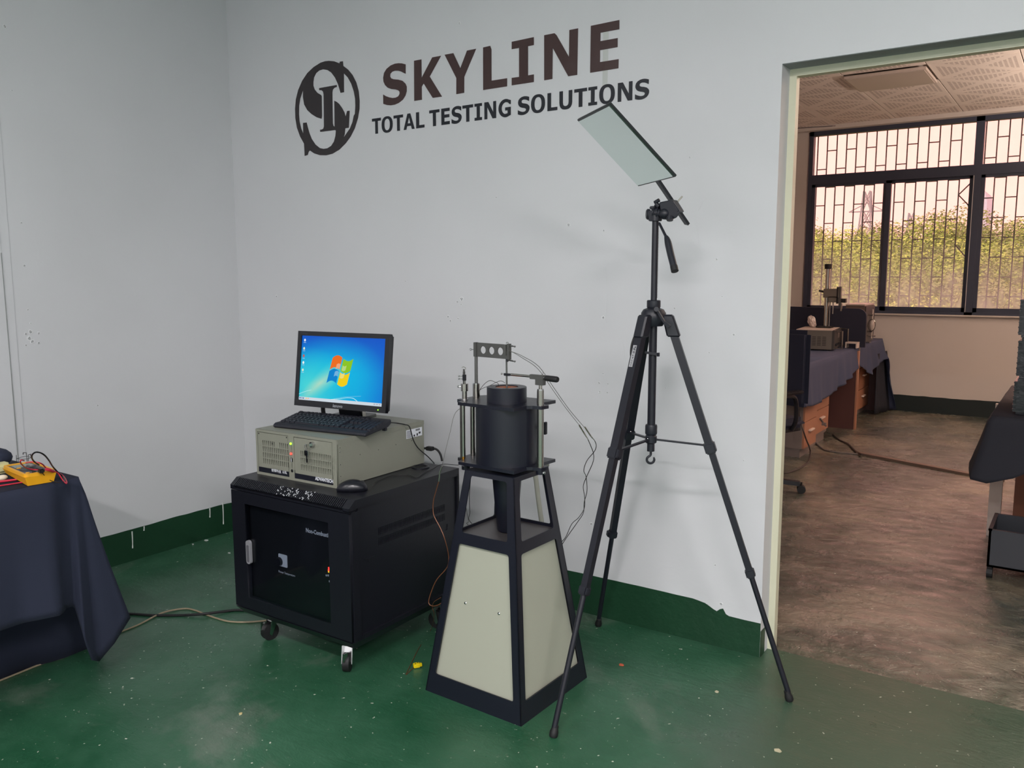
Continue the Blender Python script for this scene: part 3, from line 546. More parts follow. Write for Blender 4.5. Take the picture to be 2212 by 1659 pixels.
M_CV=emo('white_streak_light',(205,245,250),.95)
def streak(P,wd):
    q=[Vector((*sp_(*p),.0006)) for p in P]; MB().tube([MF@p for p in q],wd,4,6).build('light_streak',M_CV,scr,True)
streak([(.40,.045),(.50,.062),(.57,.085),(.63,.092),(.67,.083),(.71,.048)],.0011); streak([(0,.09),(.08,.135),(.15,.165)],.0008); streak([(.42,.05),(.55,.095),(.75,.13)],.0003)
text('brand_text','lenovo',.0175,.0004,MF@Matrix.Translation((-.028,-.146,.0054)),mat('grey_print',C(150,154,160),.4),mo,True,bold=.0003,shear=.12)
MB().box((.190,-.141,.0055),(.004,.0025,.002),MF).build('power_light',M_GLED,mo,True,label='green power light')
text('model_text','ThinkVision',.008,.0003,MF@Matrix.Translation((-.212,.134,.0054)),mat('faint_grey_print',C(70,72,78),.4),mo,True)
# stand
q0=MF@Vector((.0,-.10,-.06)); bs=Vector((-2.395,2.44,.8205))
nk=MB(); nk.hexa([MF@Vector((-.04,-.20,-.062)),MF@Vector((.062,-.20,-.062)),MF@Vector((.062,-.205,-.09)),MF@Vector((-.04,-.205,-.09)),MF@Vector((-.06,-.05,-.035)),MF@Vector((.062,-.05,-.035)),MF@Vector((.062,-.05,-.075)),MF@Vector((-.06,-.05,-.075))]); nk.build('stand_neck',M_MON,mo,True)
MB().hexa([MF@Vector((.063,-.20,-.064)),MF@Vector((.070,-.20,-.064)),MF@Vector((.070,-.205,-.088)),MF@Vector((.063,-.205,-.088)),MF@Vector((.063,-.12,-.05)),MF@Vector((.070,-.12,-.05)),MF@Vector((.070,-.12,-.068)),MF@Vector((.063,-.12,-.068))]).build('neck_trim',M_STEEL,mo,True)
bm=rmat(mo)
flat('stand_base',[rrect(-.165,-.075,.0,.09,.02)],.010,bm@Matrix.Translation((0,0,.0055)),mat('grey_lit_base',C(98,100,98),.42),mo,True)  # grey of the lit top is put into the base colour
MB().tube([MF@Vector((-.105,-.12,-.03)),MF@Vector((-.108,-.165,-.035)),MF@Vector((-.112,-.20,-.06)),MF@Vector((-.10,-.212,-.09))],lambda t:.0085 if t<.5 else .003,8).build('video_plug',M_RUB,mo,True)
# ================================================================ keyboard
M_KB=mat('navy_black_keyboard_plastic',C(25,27,37),.58)
ka=Vector((-2.560,2.102,.8205)); kbm=R(7.5)
ky=thing('keyboard','black keyboard resting on the beige computer in front of the monitor','keyboard',ka,kbm)
KL,KD=.440,.165
pr=[(0.004,0),(0,.006),(.002,.013),(.012,.0185),(.045,.020),(KD-.004,.041),(KD,.038),(KD,.024),(KD-.02,.014)]
b=MB();P=[]
for x in(0,KL): P+=[(x,y,z+.004*0) for y,z in pr]
k=len(pr); b.add(P,[tuple(range(k)),tuple(range(2*k-1,k-1,-1))]+[(i,(i+1)%k,k+(i+1)%k,k+i) for i in range(k)])
o=b.build('keyboard_body',M_KB,ky); bv=o.modifiers.new('b','BEVEL'); bv.width=.006; bv.segments=3; bv.limit_method='ANGLE'; bv.angle_limit=R(50)
kk=MB(); slope=math.atan2(.021,KD-.05)
def key(x0,x1,y0,y1):
    z0=.020+(y0-.045)*math.tan(slope); z1=.020+(y1-.045)*math.tan(slope); i=.0022
    kk.hexa([(x0,y0,z0-.001),(x1,y0,z0-.001),(x1,y1,z1-.001),(x0,y1,z1-.001),(x0+i,y0+i*.6,z0+.0085),(x1-i,y0+i*.6,z0+.0085),(x1-i,y1-i,z1+.0085),(x0+i,y1-i,z1+.0085)])
u_=.0190; x0=.014; ys=[.026+.019*i for i in range(5)]+[.026+.019*5+.006]
rows=[[1.25,1.25,1.25,6.25,1.25,1.25,1.25,1.25],[2.25]+[1]*10+[2.75],[1.75]+[1]*11+[2.25],[1.5]+[1]*12+[1.5],[1]*13+[2],None]
for r,row in enumerate(rows):
    y0=ys[r]; 
    if row:
        x=x0
        for wd in row: key(x+.0005,x+wd*u_-.0005,y0+.0005,y0+u_-.0008); x+=wd*u_
    else:
        for g in(0,2,3,4,5,6.5,7.5,8.5,9.5,11,12,13,14): key(x0+g*u_+.0005,x0+(g+1)*u_-.0005,y0+.0005,y0+u_*.85)
    for i in range(3):
        if r in(3,4,5) or(r==0) or(r==1 and i==1): key(x0+15.3*u_+i*u_+.0005,x0+16.3*u_+i*u_-.0005,y0+.0005,y0+u_-.0008)
    if r<5:
        for i in range(4): key(x0+18.6*u_+i*u_+.0005,x0+19.6*u_+i*u_-.0005,y0+.0005,y0+u_-.0008)
kk.build('keycaps',M_KB,ky,kind='stuff')
kl=MB()
for r in range(5):
    for i in range(15): 
        x=x0+i*u_+.006; y=ys[r]+.011; z=.020+(y-.045)*math.tan(slope)+.0087; kl.box((x,y,z),(.0045,.0045,.0003))
kl.build('key_print',mat('key_legend_print',C(150,155,165),.5),ky,kind='stuff')
MB().box((.425,.14,.012),(.014,.012,.024)).build('foot',M_KB,ky); MB().box((.03,.14,.012),(.014,.012,.024)).build('foot',M_KB,ky)
kc=rmat(ky)@Vector((KL-.01,.145,.03))
zt=.8235
MB().tube([kc,PZ(845,913,.836),PZ(858,914,zt),PZ(874,917,zt+.002),Vector((-2.150,2.43,.815)),PX(892,948,-2.158),PX(901,965,-2.158),PX(912,976,-2.158),PY(925,987,2.585),PZ(938,1001,.647)],.0022,8).build('keyboard_cable',M_RUB,ky,True)
# ================================================================ mouse
e=thing('computer_mouse','black computer mouse lying on the cabinet top by the beige computer','mouse',(-2.112,2.075,ZT),R(-52))
vs=[];n1,n2=16,24
for j in range(n1+1):
    t=j/n1; y=-.055+.11*t
    wd=.031*math.sin(PI*min(1,max(0,(t*.93+.05))))**.42; hh=.036*math.sin(PI*(t*.80+.08))**.8*(1 if t<.99 else .6)
    if j in(0,n1): wd*=.35;hh*=.3
    for i in range(n2):
        a=2*PI*i/n2; s=math.sin(a); vs.append((wd*math.cos(a),y,max(0.0005,hh*max(s,0)**.75+.004*(1 if s>0 else .2))))
fs=[(j*n2+i,j*n2+(i+1)%n2,(j+1)*n2+(i+1)%n2,(j+1)*n2+i) for j in range(n1) for i in range(n2)]+[tuple(range(n2)),tuple(range((n1+1)*n2-1,n1*n2-1,-1))]
MB().add(vs,fs).build('shell',mat('satin_black_plastic',C(22,23,31),.26),e,smooth='all')
MB().cyl((-.004,.036,.026),(.004,.036,.026),.009,n=16).build('scroll_wheel',M_RUB,e)
MB().tube([PZ(806,1047,ZT+.008),PZ(815,1040,ZT+.003),PZ(845,1028,ZT+.003),PZ(880,1026,ZT+.003),PZ(900,1032,ZT+.003),PZ(915,1022,ZT+.003),PZ(935,1013,ZT+.003),PZ(955,1003,ZT+.012),Vector((-2.03,2.585,ZT+.005))],.0013,6).build('mouse_cable',M_RUB,e,True)
# cables behind the computer
e=thing('power_cable','thick black cable dropping from the back of the beige computer','cable',(-2.16,2.58,ZT))
MB().tube([Vector((-2.20,2.57,.70)),Vector((-2.165,2.585,.702)),Vector((-2.148,2.595,.695)),Vector((-2.135,2.60,.675)),Vector((-2.128,2.60,.650))],.0045,8).build('cable',M_RUB,e,True)
MB().box((-2.17,2.575,.702),(.03,.022,.016),bev=.002).build('plug',M_RUB,e,True)
# ================================================================ test furnace on its tapered stand
M_FN=mat('blue_black_powder_coat',C(20,22,34),.36); M_PAN=mat('ivory_panel_paint',C(166,168,153),.5); M_BRASS=mat('brass',C(190,140,60),.3,metal=1)
M_GRY=mat('grey_metal_paint',C(98,98,96),.4,metal=.6)
FC=Vector((-1.5625,2.25,0)); FY=R(-1.6)
fu=thing('test_furnace','black cylindrical test furnace on a tapered stand with ivory side panels','furnace',FC,FY)
K_=.1/.76
def hw(z): return .2-K_*z
def face(i):  # frame of stand face i: 0 front(-y),1 right(+x),2 back,3 left ; local coords (s, z)
    m=Matrix.Rotation(i*PI/2,4,'Z'); return m
def FP(i,s,z,inn=0): return face(i)@Vector((s,-hw(z)+inn,z))
b=MB()
def plate(bm,i,outer,inner,th):
    # ring between two quads outer/inner (4 pts each), thickness inward; inner corners rounded by extra points
    n=len(outer)
    A=[FP(i,*p) for p in outer];B=[FP(i,*p) for p in inner];A2=[FP(i,*p,th) for p in outer];B2=[FP(i,*p,th) for p in inner]
    k=len(A); fs=[]
    for j in range(k):
        q=(j+1)%k; fs+=[(j,q,k+q,k+j),(2*k+j,3*k+j,3*k+q,2*k+q),(k+j,k+q,3*k+q,3*k+j),(j,2*k+j,2*k+q,q)]
    bm.add(A+B+A2+B2,fs)
def rquad(P,r,n=5):  # rounded quad polyline
    o=[];L=len(P)
    for i in range(L):
        p=Vector(P[i]);a=(Vector(P[i-1])-p).normalized();c=(Vector(P[(i+1)%L])-p).normalized()
        for k in range(n+1):
            t=k/n; q=(p+a*r)*(1-t)**2+p*2*t*(1-t)+(p+c*r)*t*t; o.append((q.x,q.y))
    return o
def oquad(P,n=5):
    o=[]
    for i in range(4): o+= [P[i]]*(n+1)
    return o
def spread(P,I):
    # outer ring matched to rounded inner ring: corner points repeated -> degenerate, so blend slightly
    n=len(I)//4;o=[]
    for i in range(4):
        for k in range(n): o.append(P[i])
    return o
def framering(bm,i,P,I,r,th):
    inner=rquad(I,r); n=len(inner)//4; L=4
    outer=[]
    for c in range(4):
        p=Vector(P[c]);a=(Vector(P[c-1])-p);d=(Vector(P[(c+1)%4])-p)
        for k in range(n):
            t=k/(n-1); q=p+ (a*.02*(1-2*t) if t<.5 else d*.02*(2*t-1)); outer.append((q.x,q.y))
    plate(bm,i,outer,inner,th)
zm=.537
for i in range(4):
    t=hw(.76)
    framering(b,i,[(-hw(zm),zm),(hw(zm),zm),(t,.76),(-t,.76)],[(-.094,.556),(.094,.556),(.0735,.746),(-.0735,.746)],.010,.004)
    framering(b,i,[(-.2,0),(.2,0),(hw(zm),zm),(-hw(zm),zm)],[(-.163,.066),(.163,.066),(.1025,.518),(-.1025,.518)],.010,.004)
b.build('stand_frame',M_FN,fu)
cp=MB(); cp.bb((-.1,-.1,.757),(.1,.1,.762)); cp.build('stand_cap',M_FN,fu)
for i in range(4):
    m=MB(); P=[(-.168,.06),(.168,.06),(.107,.523),(-.107,.523)]
    m.hexa([FP(i,*P[0],.012),FP(i,*P[1],.012),FP(i,*P[1],.014),FP(i,*P[0],.014),FP(i,*P[3],.012),FP(i,*P[2],.012),FP(i,*P[2],.014),FP(i,*P[3],.014)])
    pn=m.build('stand_panel',M_PAN,fu)
    for s,z in(((-.065,.3235),(.074,.3215)) if i==0 else ()):
        q=FP(i,s,z,.012); nn=(face(i)@Vector((0,-1,K_))).normalized()
        MB().lathe([(.0,.004),(.003,.0035),(.0048,.0015),(.0052,0)],q,14,nn).build('panel_screw',M_CHROME,pn)
MB().bb((-.128,-.128,.541),(.128,.128,.545)).build('stand_shelf',mat('dark_brown_grey_shelf',C(70,67,68),.4),fu)
MB().lathe([(.030,.548),(.034,.553),(.047,.70),(.052,.765),(.045,.765),(.028,.56)],(0,0,0),32).build('air_cone',M_FN,fu,smooth=True)
# pale hose behind the stand
e=thing('drain_hose','pale grey hose hanging behind the furnace stand against the wall','hose',(-1.38,2.82,0))
MB().tube([Vector((-1.50,2.40,.752)),PY(1150,1000,2.60),PY(1157,1030,2.62),PY(1163,1078,2.62),PY(1170,1127,2.62),PY(1176,1165,2.62),Vector((-1.60,2.60,.45)),Vector((-1.66,2.56,.02))],.0095,12).build('hose',mat('pale_hose_plastic',C(168,168,156),.4),e,True,smooth=True)
def platep(z0,z1,name):
    ol=[(.104,-.104),(.104,-.035),(.118,-.022),(.150,-.018),(.155,.018),(.118,.030),(.108,.045),(.112,.125),(-.10,.125),(-.145,.095),(-.170,.060),(-.172,-.050),(-.145,-.058),(-.138,-.075),(-.130,-.098)]
    c=flat(name,[ol],z1-z0,Matrix.Translation((0,0,(z0+z1)/2)),M_FN,fu); bv=c.modifiers.new('b','BEVEL'); bv.width=.0012; bv.segments=2; bv.limit_method='ANGLE'; return c
platep(.775,.7855,'lower_plate'); platep(.976,.9865,'upper_plate')
MB().lathe([(.1035,.7855),(.1035,.976)],(0,0,0),64).build('furnace_shell',M_FN,fu,smooth=True)
MB().lathe([(.066,.9865),(.066,1.036),(.0645,1.0375),(.038,1.0375),(.038,1.024),(.030,1.018),(.030,.99)],(0,0,0),48).build('furnace_neck',M_FN,fu,smooth=True)
MB().lathe([(.038,1.030),(.0375,1.0345),(.026,1.0352),(.012,1.0348),(.010,1.03)],(0,0,0),32).build('furnace_mouth',mat('brown_mouth_ceramic',C(150,84,50),.6),fu)  # plain brown disc just below the neck rim
# pillars
def pil(x,y,z0,z1,r,nm='pillar',n=24,m=None): return MB().cyl((x,y,z0),(x,y,z1),r,n=n).build(nm,m or M_STEEL,fu,smooth=True)
pil(.137,-.004,.7855,.976,.0112); pil(.137,-.004,.9865,1.036,.0112); o=pil(.137,-.004,1.036,1.0405,.0105,'pillar_collar',m=M_CHROME); pil(.137,-.004,1.0405,1.053,.0055,'pillar_stem')
pil(-.150,.006,.7855,.976,.0088); pil(-.138,.012,.9865,1.0345,.0125,'sleeve'); pil(-.138,.012,1.0345,1.0375,.0115,'sleeve_collar',m=M_CHROME)
pil(-.152,-.046,.7855,.976,.0092); pil(-.140,-.058,.795,.976,.0070,'rod'); pil(-.140,-.058,.7855,.800,.0055,'brass_ferrule',m=M_BRASS)
pil(-.145,-.043,.9865,.989,.0125,'pillar_flange',m=M_CHROME); pil(-.145,-.043,.989,1.016,.0085); pil(-.145,-.043,1.016,1.0405,.0125,'sliding_collar'); pil(-.145,-.043,1.0405,1.052,.0045,'stem')
MB().sph((-.166,-.050,1.030),.0042,10).cyl((-.145,-.043,1.030),(-.166,-.050,1.030),.0018,n=8).build('thumb_screw',M_CHROME,fu)
MB().box((-.141,-.048,1.062),(.010,.008,.020)).build('probe_clamp',M_PLB,fu)
for z in(1.0575,1.0665): MB().sph((-.158,-.056,z),.0032,10).cyl((-.141,-.048,z),(-.158,-.056,z),.0012,n=8).build('thumb_screw',M_CHROME,fu)
MB().box((-.145,-.045,1.060),(.006,.006,.044)).box((-.1455,-.0445,1.082),(.007,.002,.016)).build('probe_strip',M_GRY,fu)
MB().tube([(-.150,-.05,1.095),(-.146,-.046,1.0975),(-.141,-.042,1.094),(-.141,-.042,1.088)],.0012,6).build('probe_hook',M_STEEL,fu)
# specimen lift
pil(-.138,.012,1.0375,1.128,.0056,'lift_rod',m=M_GRY)
ax=Vector((.138,-.0118,0)).normalized(); ay=Vector((-ax.y,ax.x,0)) ; lf=frame((-.138,.012,0),ax,(0,0,1),ax.cross(Vector((0,0,1))))
MB().box((-.0005,1.1525,0),(.013,.0485,.013),lf,bev=.001).build('lift_block',M_GRY,fu)
flat('lift_plate',[rect(.006,1.1285,.146,1.1765),circ(.0335,1.1525,.0128,28),circ(.072,1.1525,.0128,28),circ(.111,1.1525,.0128,28)],.004,lf,M_GRY,fu)
MB().sph((-.163,.0145,1.1515),.0042,10).cyl((-.145,.0125,1.1515),(-.162,.0142,1.1515),.0018,n=8).build('thumb_screw',M_CHROME,fu)
MB().box((.149,1.1535,0),(.010,.052,.012),lf,bev=.0008).build('end_block',M_GRY,fu)
MB().bar((-.003,-.004,1.1765),(-.003,-.004,1.142),.008,.006,(0,1,0)).build('rod_guide',M_GRY,fu)
for z in(1.181,): MB().lathe([(.0022,-.004),(.0022,0),(.0048,.001),(.0048,.004),(.003,.006)],(.003,0,z-.002),14).build('knurled_nut',M_CHROME,fu)
for z in(1.174,1.1255):
    MB().cyl((.004,0,z),(.028,-.004,z-.0015),.0026,n=10).cyl((.028,-.004,z-.0015),(.034,-.005,z-.002),.0018,n=10).sph((.037,-.0055,z-.002),.0032,10).build('clamp_screw',M_GRY,fu,smooth=True)
MB().cyl((.004,-.003,1.1205),(.004,-.003,1.130),.0045,n=12).build('clamp_foot',M_PLB,fu)
MB().cyl((-.001,0,1.150),(0,0,1.03),.0030,n=14).build('specimen_rod',M_GRY,fu,smooth=True)
# swing arm
SZ=1.078
MB().bb((.098,-.010,SZ-.0075),(.150,.004,SZ+.0075),bev=.0008).bb((.121,-.012,1.053),(.151,.006,SZ-.002),bev=.0008).build('arm_bracket',M_GRY,fu)
MB().cyl((.020,-.0015,SZ+.0005),(.099,-.0035,SZ+.0005),.0042,n=20).build('swing_arm',M_STEEL,fu,smooth=True)
MB().box((.002,-.001,SZ-.0005),(.020,.009,.008)).hexa([(.012,-.0055,SZ-.0045),(.022,-.0045,SZ-.003),(.022,.0025,SZ-.003),(.012,.0035,SZ-.0045),(.012,-.0055,SZ+.0035),(.022,-.0045,SZ+.003),(.022,.0025,SZ+.003),(.012,.0035,SZ+.0035)]).build('arm_clamp',M_PLB,fu)
MB().cyl((-.008,0,SZ),(-.020,.001,SZ+.0005),.0015,n=10).sph((-.0215,.001,SZ+.0005),.0034,10).build('thumb_screw',M_CHROME,fu)
MB().lathe([(.006,0),(.0092,.004),(.0098,.030),(.0096,.046),(.008,.050),(.002,.050)],(.156,-.006,SZ-.0005),24,(1,-.06,-.03)).build('arm_handle',M_RUB,fu,smooth=True)
MB().cyl((.150,-.005,SZ),(.157,-.006,SZ),.004,n=12).build('handle_stem',M_CHROME,fu)
MB().tube([(.143,-.006,SZ+.008),(.150,-.008,SZ+.014),(.146,-.006,SZ+.017)],.0008,5).build('wire_clip',M_STEEL,fu)
hq_=PY(1178,925,2.315); hl_=rmat(fu).inverted()@hq_; MB().box(hl_,(.008,.014,.042),bev=.0015).bar(hl_,(.07,.06,hl_.z),.010,.010).build('heater_terminal',M_PLB,fu)
MB().lathe([(.0062,0),(.0055,.003),(.002,.0055)],(.150,-.004,.768),14,(.5,-.85,.1)).build('hex_bolt',M_CHROME,fu)
MB().cyl((.137,-.004,.762),(.137,-.004,.776),.014,n=20).build('pillar_foot',M_FN,fu)
MB().cyl((-.150,-.03,.745),(-.150,-.03,.775),.009,n=16).cyl((-.150,-.032,.744),(-.150,-.032,.757),.0155,n=20).build('pillar_foot',M_FN,fu)
MB().cyl((-.12,.03,.895),(-.12,.03,.903),.010,n=14).build('slide_ring',M_CHROME,fu)
# ================================================================ thermocouple leads
M_WIRE=mat('silver_sheathed_wire',C(120,120,116),.35,metal=.7); M_COP=mat('copper_wire',C(112,70,46),.45,metal=.3); M_DW=mat('dark_twisted_wire',C(44,44,44),.6); M_YEL=mat('yellow_connector_plastic',C(226,200,20),.4)
def pw(L): return [PY(u,v,y) for u,v,y in L]
e=thing('thermocouple_lead','outer thin probe lead, its silver joint hanging rightmost beside the tripod','wire',PY(1265,940,2.55))
MB().tube(pw([(1092,771,2.245),(1096,758,2.245),(1106,760,2.245),(1130,770,2.28),(1165,793,2.34),(1200,843,2.42),(1230,885,2.48),(1263,924,2.55)]),.0009,6).build('sheathed_wire',M_WIRE,e,True)
MB().tube(pw([(1263,922,2.55),(1275,940,2.57),(1285,952,2.58)]),lambda t:.0026 if t<.6 else .0026-.0018*(t-.6)/.4,8).build('transition_joint',M_STEEL,e,True)
MB().tube(pw([(1284,951,2.58),(1288,962,2.6),(1284,975,2.62),(1268,995,2.65),(1261,1016,2.66),(1266,1030,2.67),(1268,1060,2.7),(1262,1085,2.7),(1260,1108,2.7),(1246,1130,2.66),(1218,1170,2.58),(1205,1195,2.56)])+[Vector((-1.56,2.50,.30)),Vector((-1.60,2.50,.02))],.0014,6).build('twisted_wire',M_DW,e,True)
e=thing('thermocouple_lead','inner thin probe lead, its silver joint hanging nearer the furnace','wire',PY(1250,935,2.50))
MB().tube(pw([(1105,760,2.240),(1110,762,2.240),(1128,773,2.27),(1162,797,2.33),(1196,845,2.41),(1225,885,2.46),(1251,918,2.53)]),.0009,6).build('sheathed_wire',M_WIRE,e,True)
MB().tube(pw([(1251,918,2.53),(1262,936,2.55),(1271,950,2.56)]),lambda t:.0026 if t<.6 else .0026-.0018*(t-.6)/.4,8).build('transition_joint',M_STEEL,e,True)
MB().tube(pw([(1270,949,2.56),(1276,963,2.58),(1282,980,2.6),(1281,998,2.62),(1268,1028,2.65),(1260,1050,2.67),(1263,1075,2.68),(1262,1098,2.68),(1250,1118,2.66),(1235,1132,2.64),(1222,1160,2.6),(1207,1180,2.58)])+[Vector((-1.58,2.51,.30)),Vector((-1.63,2.51,.02))],.0014,6).build('twisted_wire',M_DW,e,True)
e=thing('thermocouple_cable','copper thermocouple cable hanging beside the cabinet with a yellow plug on the green floor','cable',PZ(900,1437,0))
fz=lambda x,y,z:FC+Vector((x,y,z))
MB().tube([fz(-.155,.01,.965)]+pw([(985,890,2.20),(972,935,2.17),(962,975,2.14),(954,1010,2.10)]),.0009,6).build('sheathed_wire',M_WIRE,e,True)
MB().tube(pw([(955,1007,2.10),(950,1022,2.10),(948,1040,2.10)]),.0024,8).build('transition_joint',M_STEEL,e,True)
MB().tube(pw([(948,1040,2.10),(942,1060,2.11),(936,1085,2.12),(937,1112,2.12),(951,1140,2.12),(961,1165,2.12),(969,1200,2.14),(966,1225,2.13),(945,1250,2.12),(934,1272,2.12),(926,1300,2.12),(934,1309,2.12),(950,1305,2.12),(968,1290,2.13)]),.0016,6).build('copper_wire',M_COP,e,True)
MB().tube([PY(952,1291,2.12),PY(938,1300,2.14),PY(934,1312,2.16),PY(938,1330,2.20),PZ(930,1362,.002),PZ(905,1400,.002),PZ(885,1440,.002),PZ(877,1457,.002),PZ(886,1449,.003),PZ(894,1441,.005)],.0013,6).build('copper_wire',M_COP,e,True)
pz=PZ(900,1437,.009); pm=Matrix.Translation(pz)@Matrix.Rotation(R(55),4,'Z')
MB().box((0,0,0),(.024,.018,.014),pm,bev=.002).box((.014,0,0),(.010,.012,.010),pm,bev=.001).build('yellow_plug',M_YEL,e,True,label='yellow two pin plug')
for s in(-1,1): MB().cyl(pm@Vector((s*.005,s*.003,.006)),pm@Vector((s*.005,s*.003,.0085)),.002,n=10).build('plug_screw',M_BLK2,e,True)
e=thing('probe_wire','pair of dark wires curling from the back pillar over the furnace mouth','wire',fz(-.13,.02,.99))
MB().tube([fz(-.125,.03,.90),fz(-.128,.02,.99)]+pw([(1035,845,2.24),(1046,830,2.24),(1058,822,2.24),(1068,825,2.24),(1076,829,2.245),(1078,841,2.25)]),.0009,6).build('wire',M_DW,e,True)
MB().tube([fz(-.128,.022,.99)]+pw([(1036,843,2.24),(1060,832,2.24),(1080,823,2.24),(1091,827,2.245)]),.0009,6).build('wire',M_DW,e,True)
e=thing('hanging_wire','two dark wires hanging behind the left rail of the furnace stand','wire',fz(-.15,.10,.55))
MB().tube(pw([(1019,1000,2.32),(1016,1040,2.33),(1014,1070,2.34),(1015,1105,2.34),(1020,1132,2.34)])+[Vector((-1.71,2.47,.4)),Vector((-1.78,2.5,.004))],.0013,6).build('wire',M_DW,e,True)
MB().tube(pw([(1012,1040,2.34),(1006,1085,2.35),(1012,1125,2.35),(1013,1135,2.35)])+[Vector((-1.74,2.48,.4)),Vector((-1.80,2.52,.004))],.0009,6).build('wire',M_DW,e,True)
# ================================================================ tripod
M_TRI=mat('black_anodised_metal',C(23,24,34),.42); M_TRP=mat('black_tripod_plastic',C(27,29,38),.42)
TC=Vector((-1.17,2.528,0))
tp=thing('camera_tripod','tall black camera tripod with geared centre column standing by the doorway','tripod',TC)
def tc(z,x=0,y=0): return TC+Vector((x,y,z))
def TB(): return MB()
TB().cyl(tc(1.32),tc(1.585),.0102,n=20).build('centre_column',M_TRI,tp,True,smooth=True)
rk=MB()
for i in range(52): rk.box(tc(1.33+i*.0048,.0098,.002),(.003,.004,.0024))
rk.build('gear_rack',M_TRP,tp,True,kind='stuff')
MB().lathe([(.016,1.289),(.022,1.297),(.0225,1.299),(.0225,1.318),(.0205,1.3205),(.012,1.3205)],TC,24).build('column_collar',M_TRP,tp,True,smooth=True)
TB().lathe([(.030,1.236),(.036,1.245),(.041,1.262),(.0405,1.279),(.033,1.2905),(.020,1.2955)],TC,28).build('spider_hub',M_TRP,tp,True,smooth=True)
TB().cyl(tc(.905),tc(1.24),.0132,n=20).build('lower_column',M_TRI,tp,True,smooth=True)
TB().lathe([(.0145,.872),(.019,.876),(.020,.880),(.020,.903),(.0185,.908),(.013,.908)],TC,20).build('column_grip',M_TRP,tp,True,smooth=True)
TB().lathe([(.015,.845),(.019,.848),(.0195,.868),(.016,.873)],TC,20).build('brace_ring',M_TRP,tp,True,smooth=True)
TB().cyl(tc(.818),tc(.846),.0125,n=16).build('column_end',M_TRP,tp,True,smooth=True)
hx=r0
TB().tube([tc(.82),tc(.806)]+[tc(.789+.0125*math.sin(R(a)),0,0)+hx*(.0125*math.cos(R(a))) for a in (110,150,190,230,270,310,350,20,38)],lambda t:.0042-.002*max(0,t-.8)*5*.8,8).build('hook',M_TRP,tp,True,smooth=True)
feet=((-1.2545,2.051),(-1.535,2.852),(-.721,2.68)); braces=[]
for k,(fx,fy) in enumerate(feet):
    Fv=Vector((fx,fy,0)); d=(Fv-TC).normalized(); a=TC+d*.05+Vector((0,0,1.262)); e_=Fv+Vector((0,0,.012)); ax_=(e_-a).normalized(); side=d.cross(Vector((0,0,1))).normalized(); upn=side.cross(ax_)
    L=lambda z:a+ax_*((a.z-z)/-ax_.z)
    leg=MB(); leg.bar(L(1.215),L(.835),.028,.025,upn); leg=leg.build('leg',M_TRI,tp,True)
    MB().hexa([a+side*s*.0185+d*w+Vector((0,0,z)) for z in(-.060,.012) for s,w in((-1,-.022 if z>0 else -.004),(1,-.022 if z>0 else -.004),(1,.014 if z>0 else .040),(-1,.014 if z>0 else .040))]).build('leg_shoulder',M_TRP,leg,True).modifiers.new('b','BEVEL').width=.005
    MB().bar(L(.835),L(.424),.0225,.0205,upn).build('leg_tube',M_TRI,leg,True)
    MB().cyl(L(.424),L(.03),.0090,n=14).build('leg_tube',M_TRI,leg,True,smooth=True)
    for z,s in((.84,1.0),(.427,.82)):
        m=frame(L(z),side,upn,ax_)
        MB().box((0,0,0),(.038*s,.036*s,.036*s),m,bev=.004).box((-.021*s,.004,0),(.007,.022*s,.026*s),m,bev=.002).build('leg_clamp',M_TRP,leg,True)
    MB().lathe([(.0115,-.002),(.0135,.003),(.0135,.014),(.0105,.024),(.010,.034),(.0065,.036)],Fv+Vector((0,0,.0025)),20,-ax_).build('rubber_foot',M_RUB,leg,True,smooth=True)
    p1=L(.848)-upn*.004; p0=TC+d*.018+Vector((0,0,.858))
    MB().bar(p0,p1,.012,.005,(0,0,1)).build('brace',M_TRI,tp,True)
    MB().sph(p0+Vector((0,0,.004)),.0025,8).sph(p1+(p0-p1)*.08+Vector((0,0,.004)),.0025,8).build('brace_rivet',M_CHROME,tp,True)
# label and carry strap on the front leg
Fv=Vector((*feet[0],0)); d=(Fv-TC).normalized(); a=TC+d*.05+Vector((0,0,1.262)); ax_=(Fv+Vector((0,0,.012))-a).normalized(); side=d.cross(Vector((0,0,1))).normalized(); upn=side.cross(ax_)
if upn.dot(d)<0: upn=-upn
sd=side if side.dot(r0)>0 else -side
L=lambda z:a+ax_*((a.z-z)/-ax_.z)
lm=frame(L(1.140)+upn*.0129,ax_,sd,upn)
lab=flat('leg_label',[rect(-.036,-.0105,.036,.0035)],.0006,lm,mat('silver_label',C(178,178,182),.35,metal=.3),tp,True,label='silver printed label')
pk=[[(-.033,.001),(-.029,-.005),(-.026,.001)],[(-.0275,-.0075),(-.0255,-.0075),(-.0215,.001),(-.024,.001)],[(-.024,-.0075),(-.022,-.0075),(-.018,.001),(-.0205,.001)],[(-.016,-.006),(-.010,-.006),(-.009,.0005),(-.015,.0005)],[(-.0143,-.0045),(-.0113,-.0045),(-.0105,-.001),(-.0138,-.001)],[(-.003,-.0065),(.000,-.004),(-.0015,-.001),(-.004,-.003)],[(.002,-.003),(.009,-.0035),(.009,-.0015),(.003,.000)]]+[[(.013+.004*i,-.006+.002*(i%2)),(.0145+.004*i,-.006+.002*(i%2)),(.0160+.004*i,-.001),(.0145+.004*i,-.001)] for i in range(5)]
flat('leg_print',pk,.0003,lm@Matrix.Translation((0,0,.0006)),M_INK,lab,True)
TB().tube([L(1.235)-sd*.012]+[L(1.21)-sd*.022,L(1.18)-sd*.027,L(1.15)-sd*.023,L(1.13)-sd*.013],.0035,8).build('carry_strap',M_RUB,tp,True)
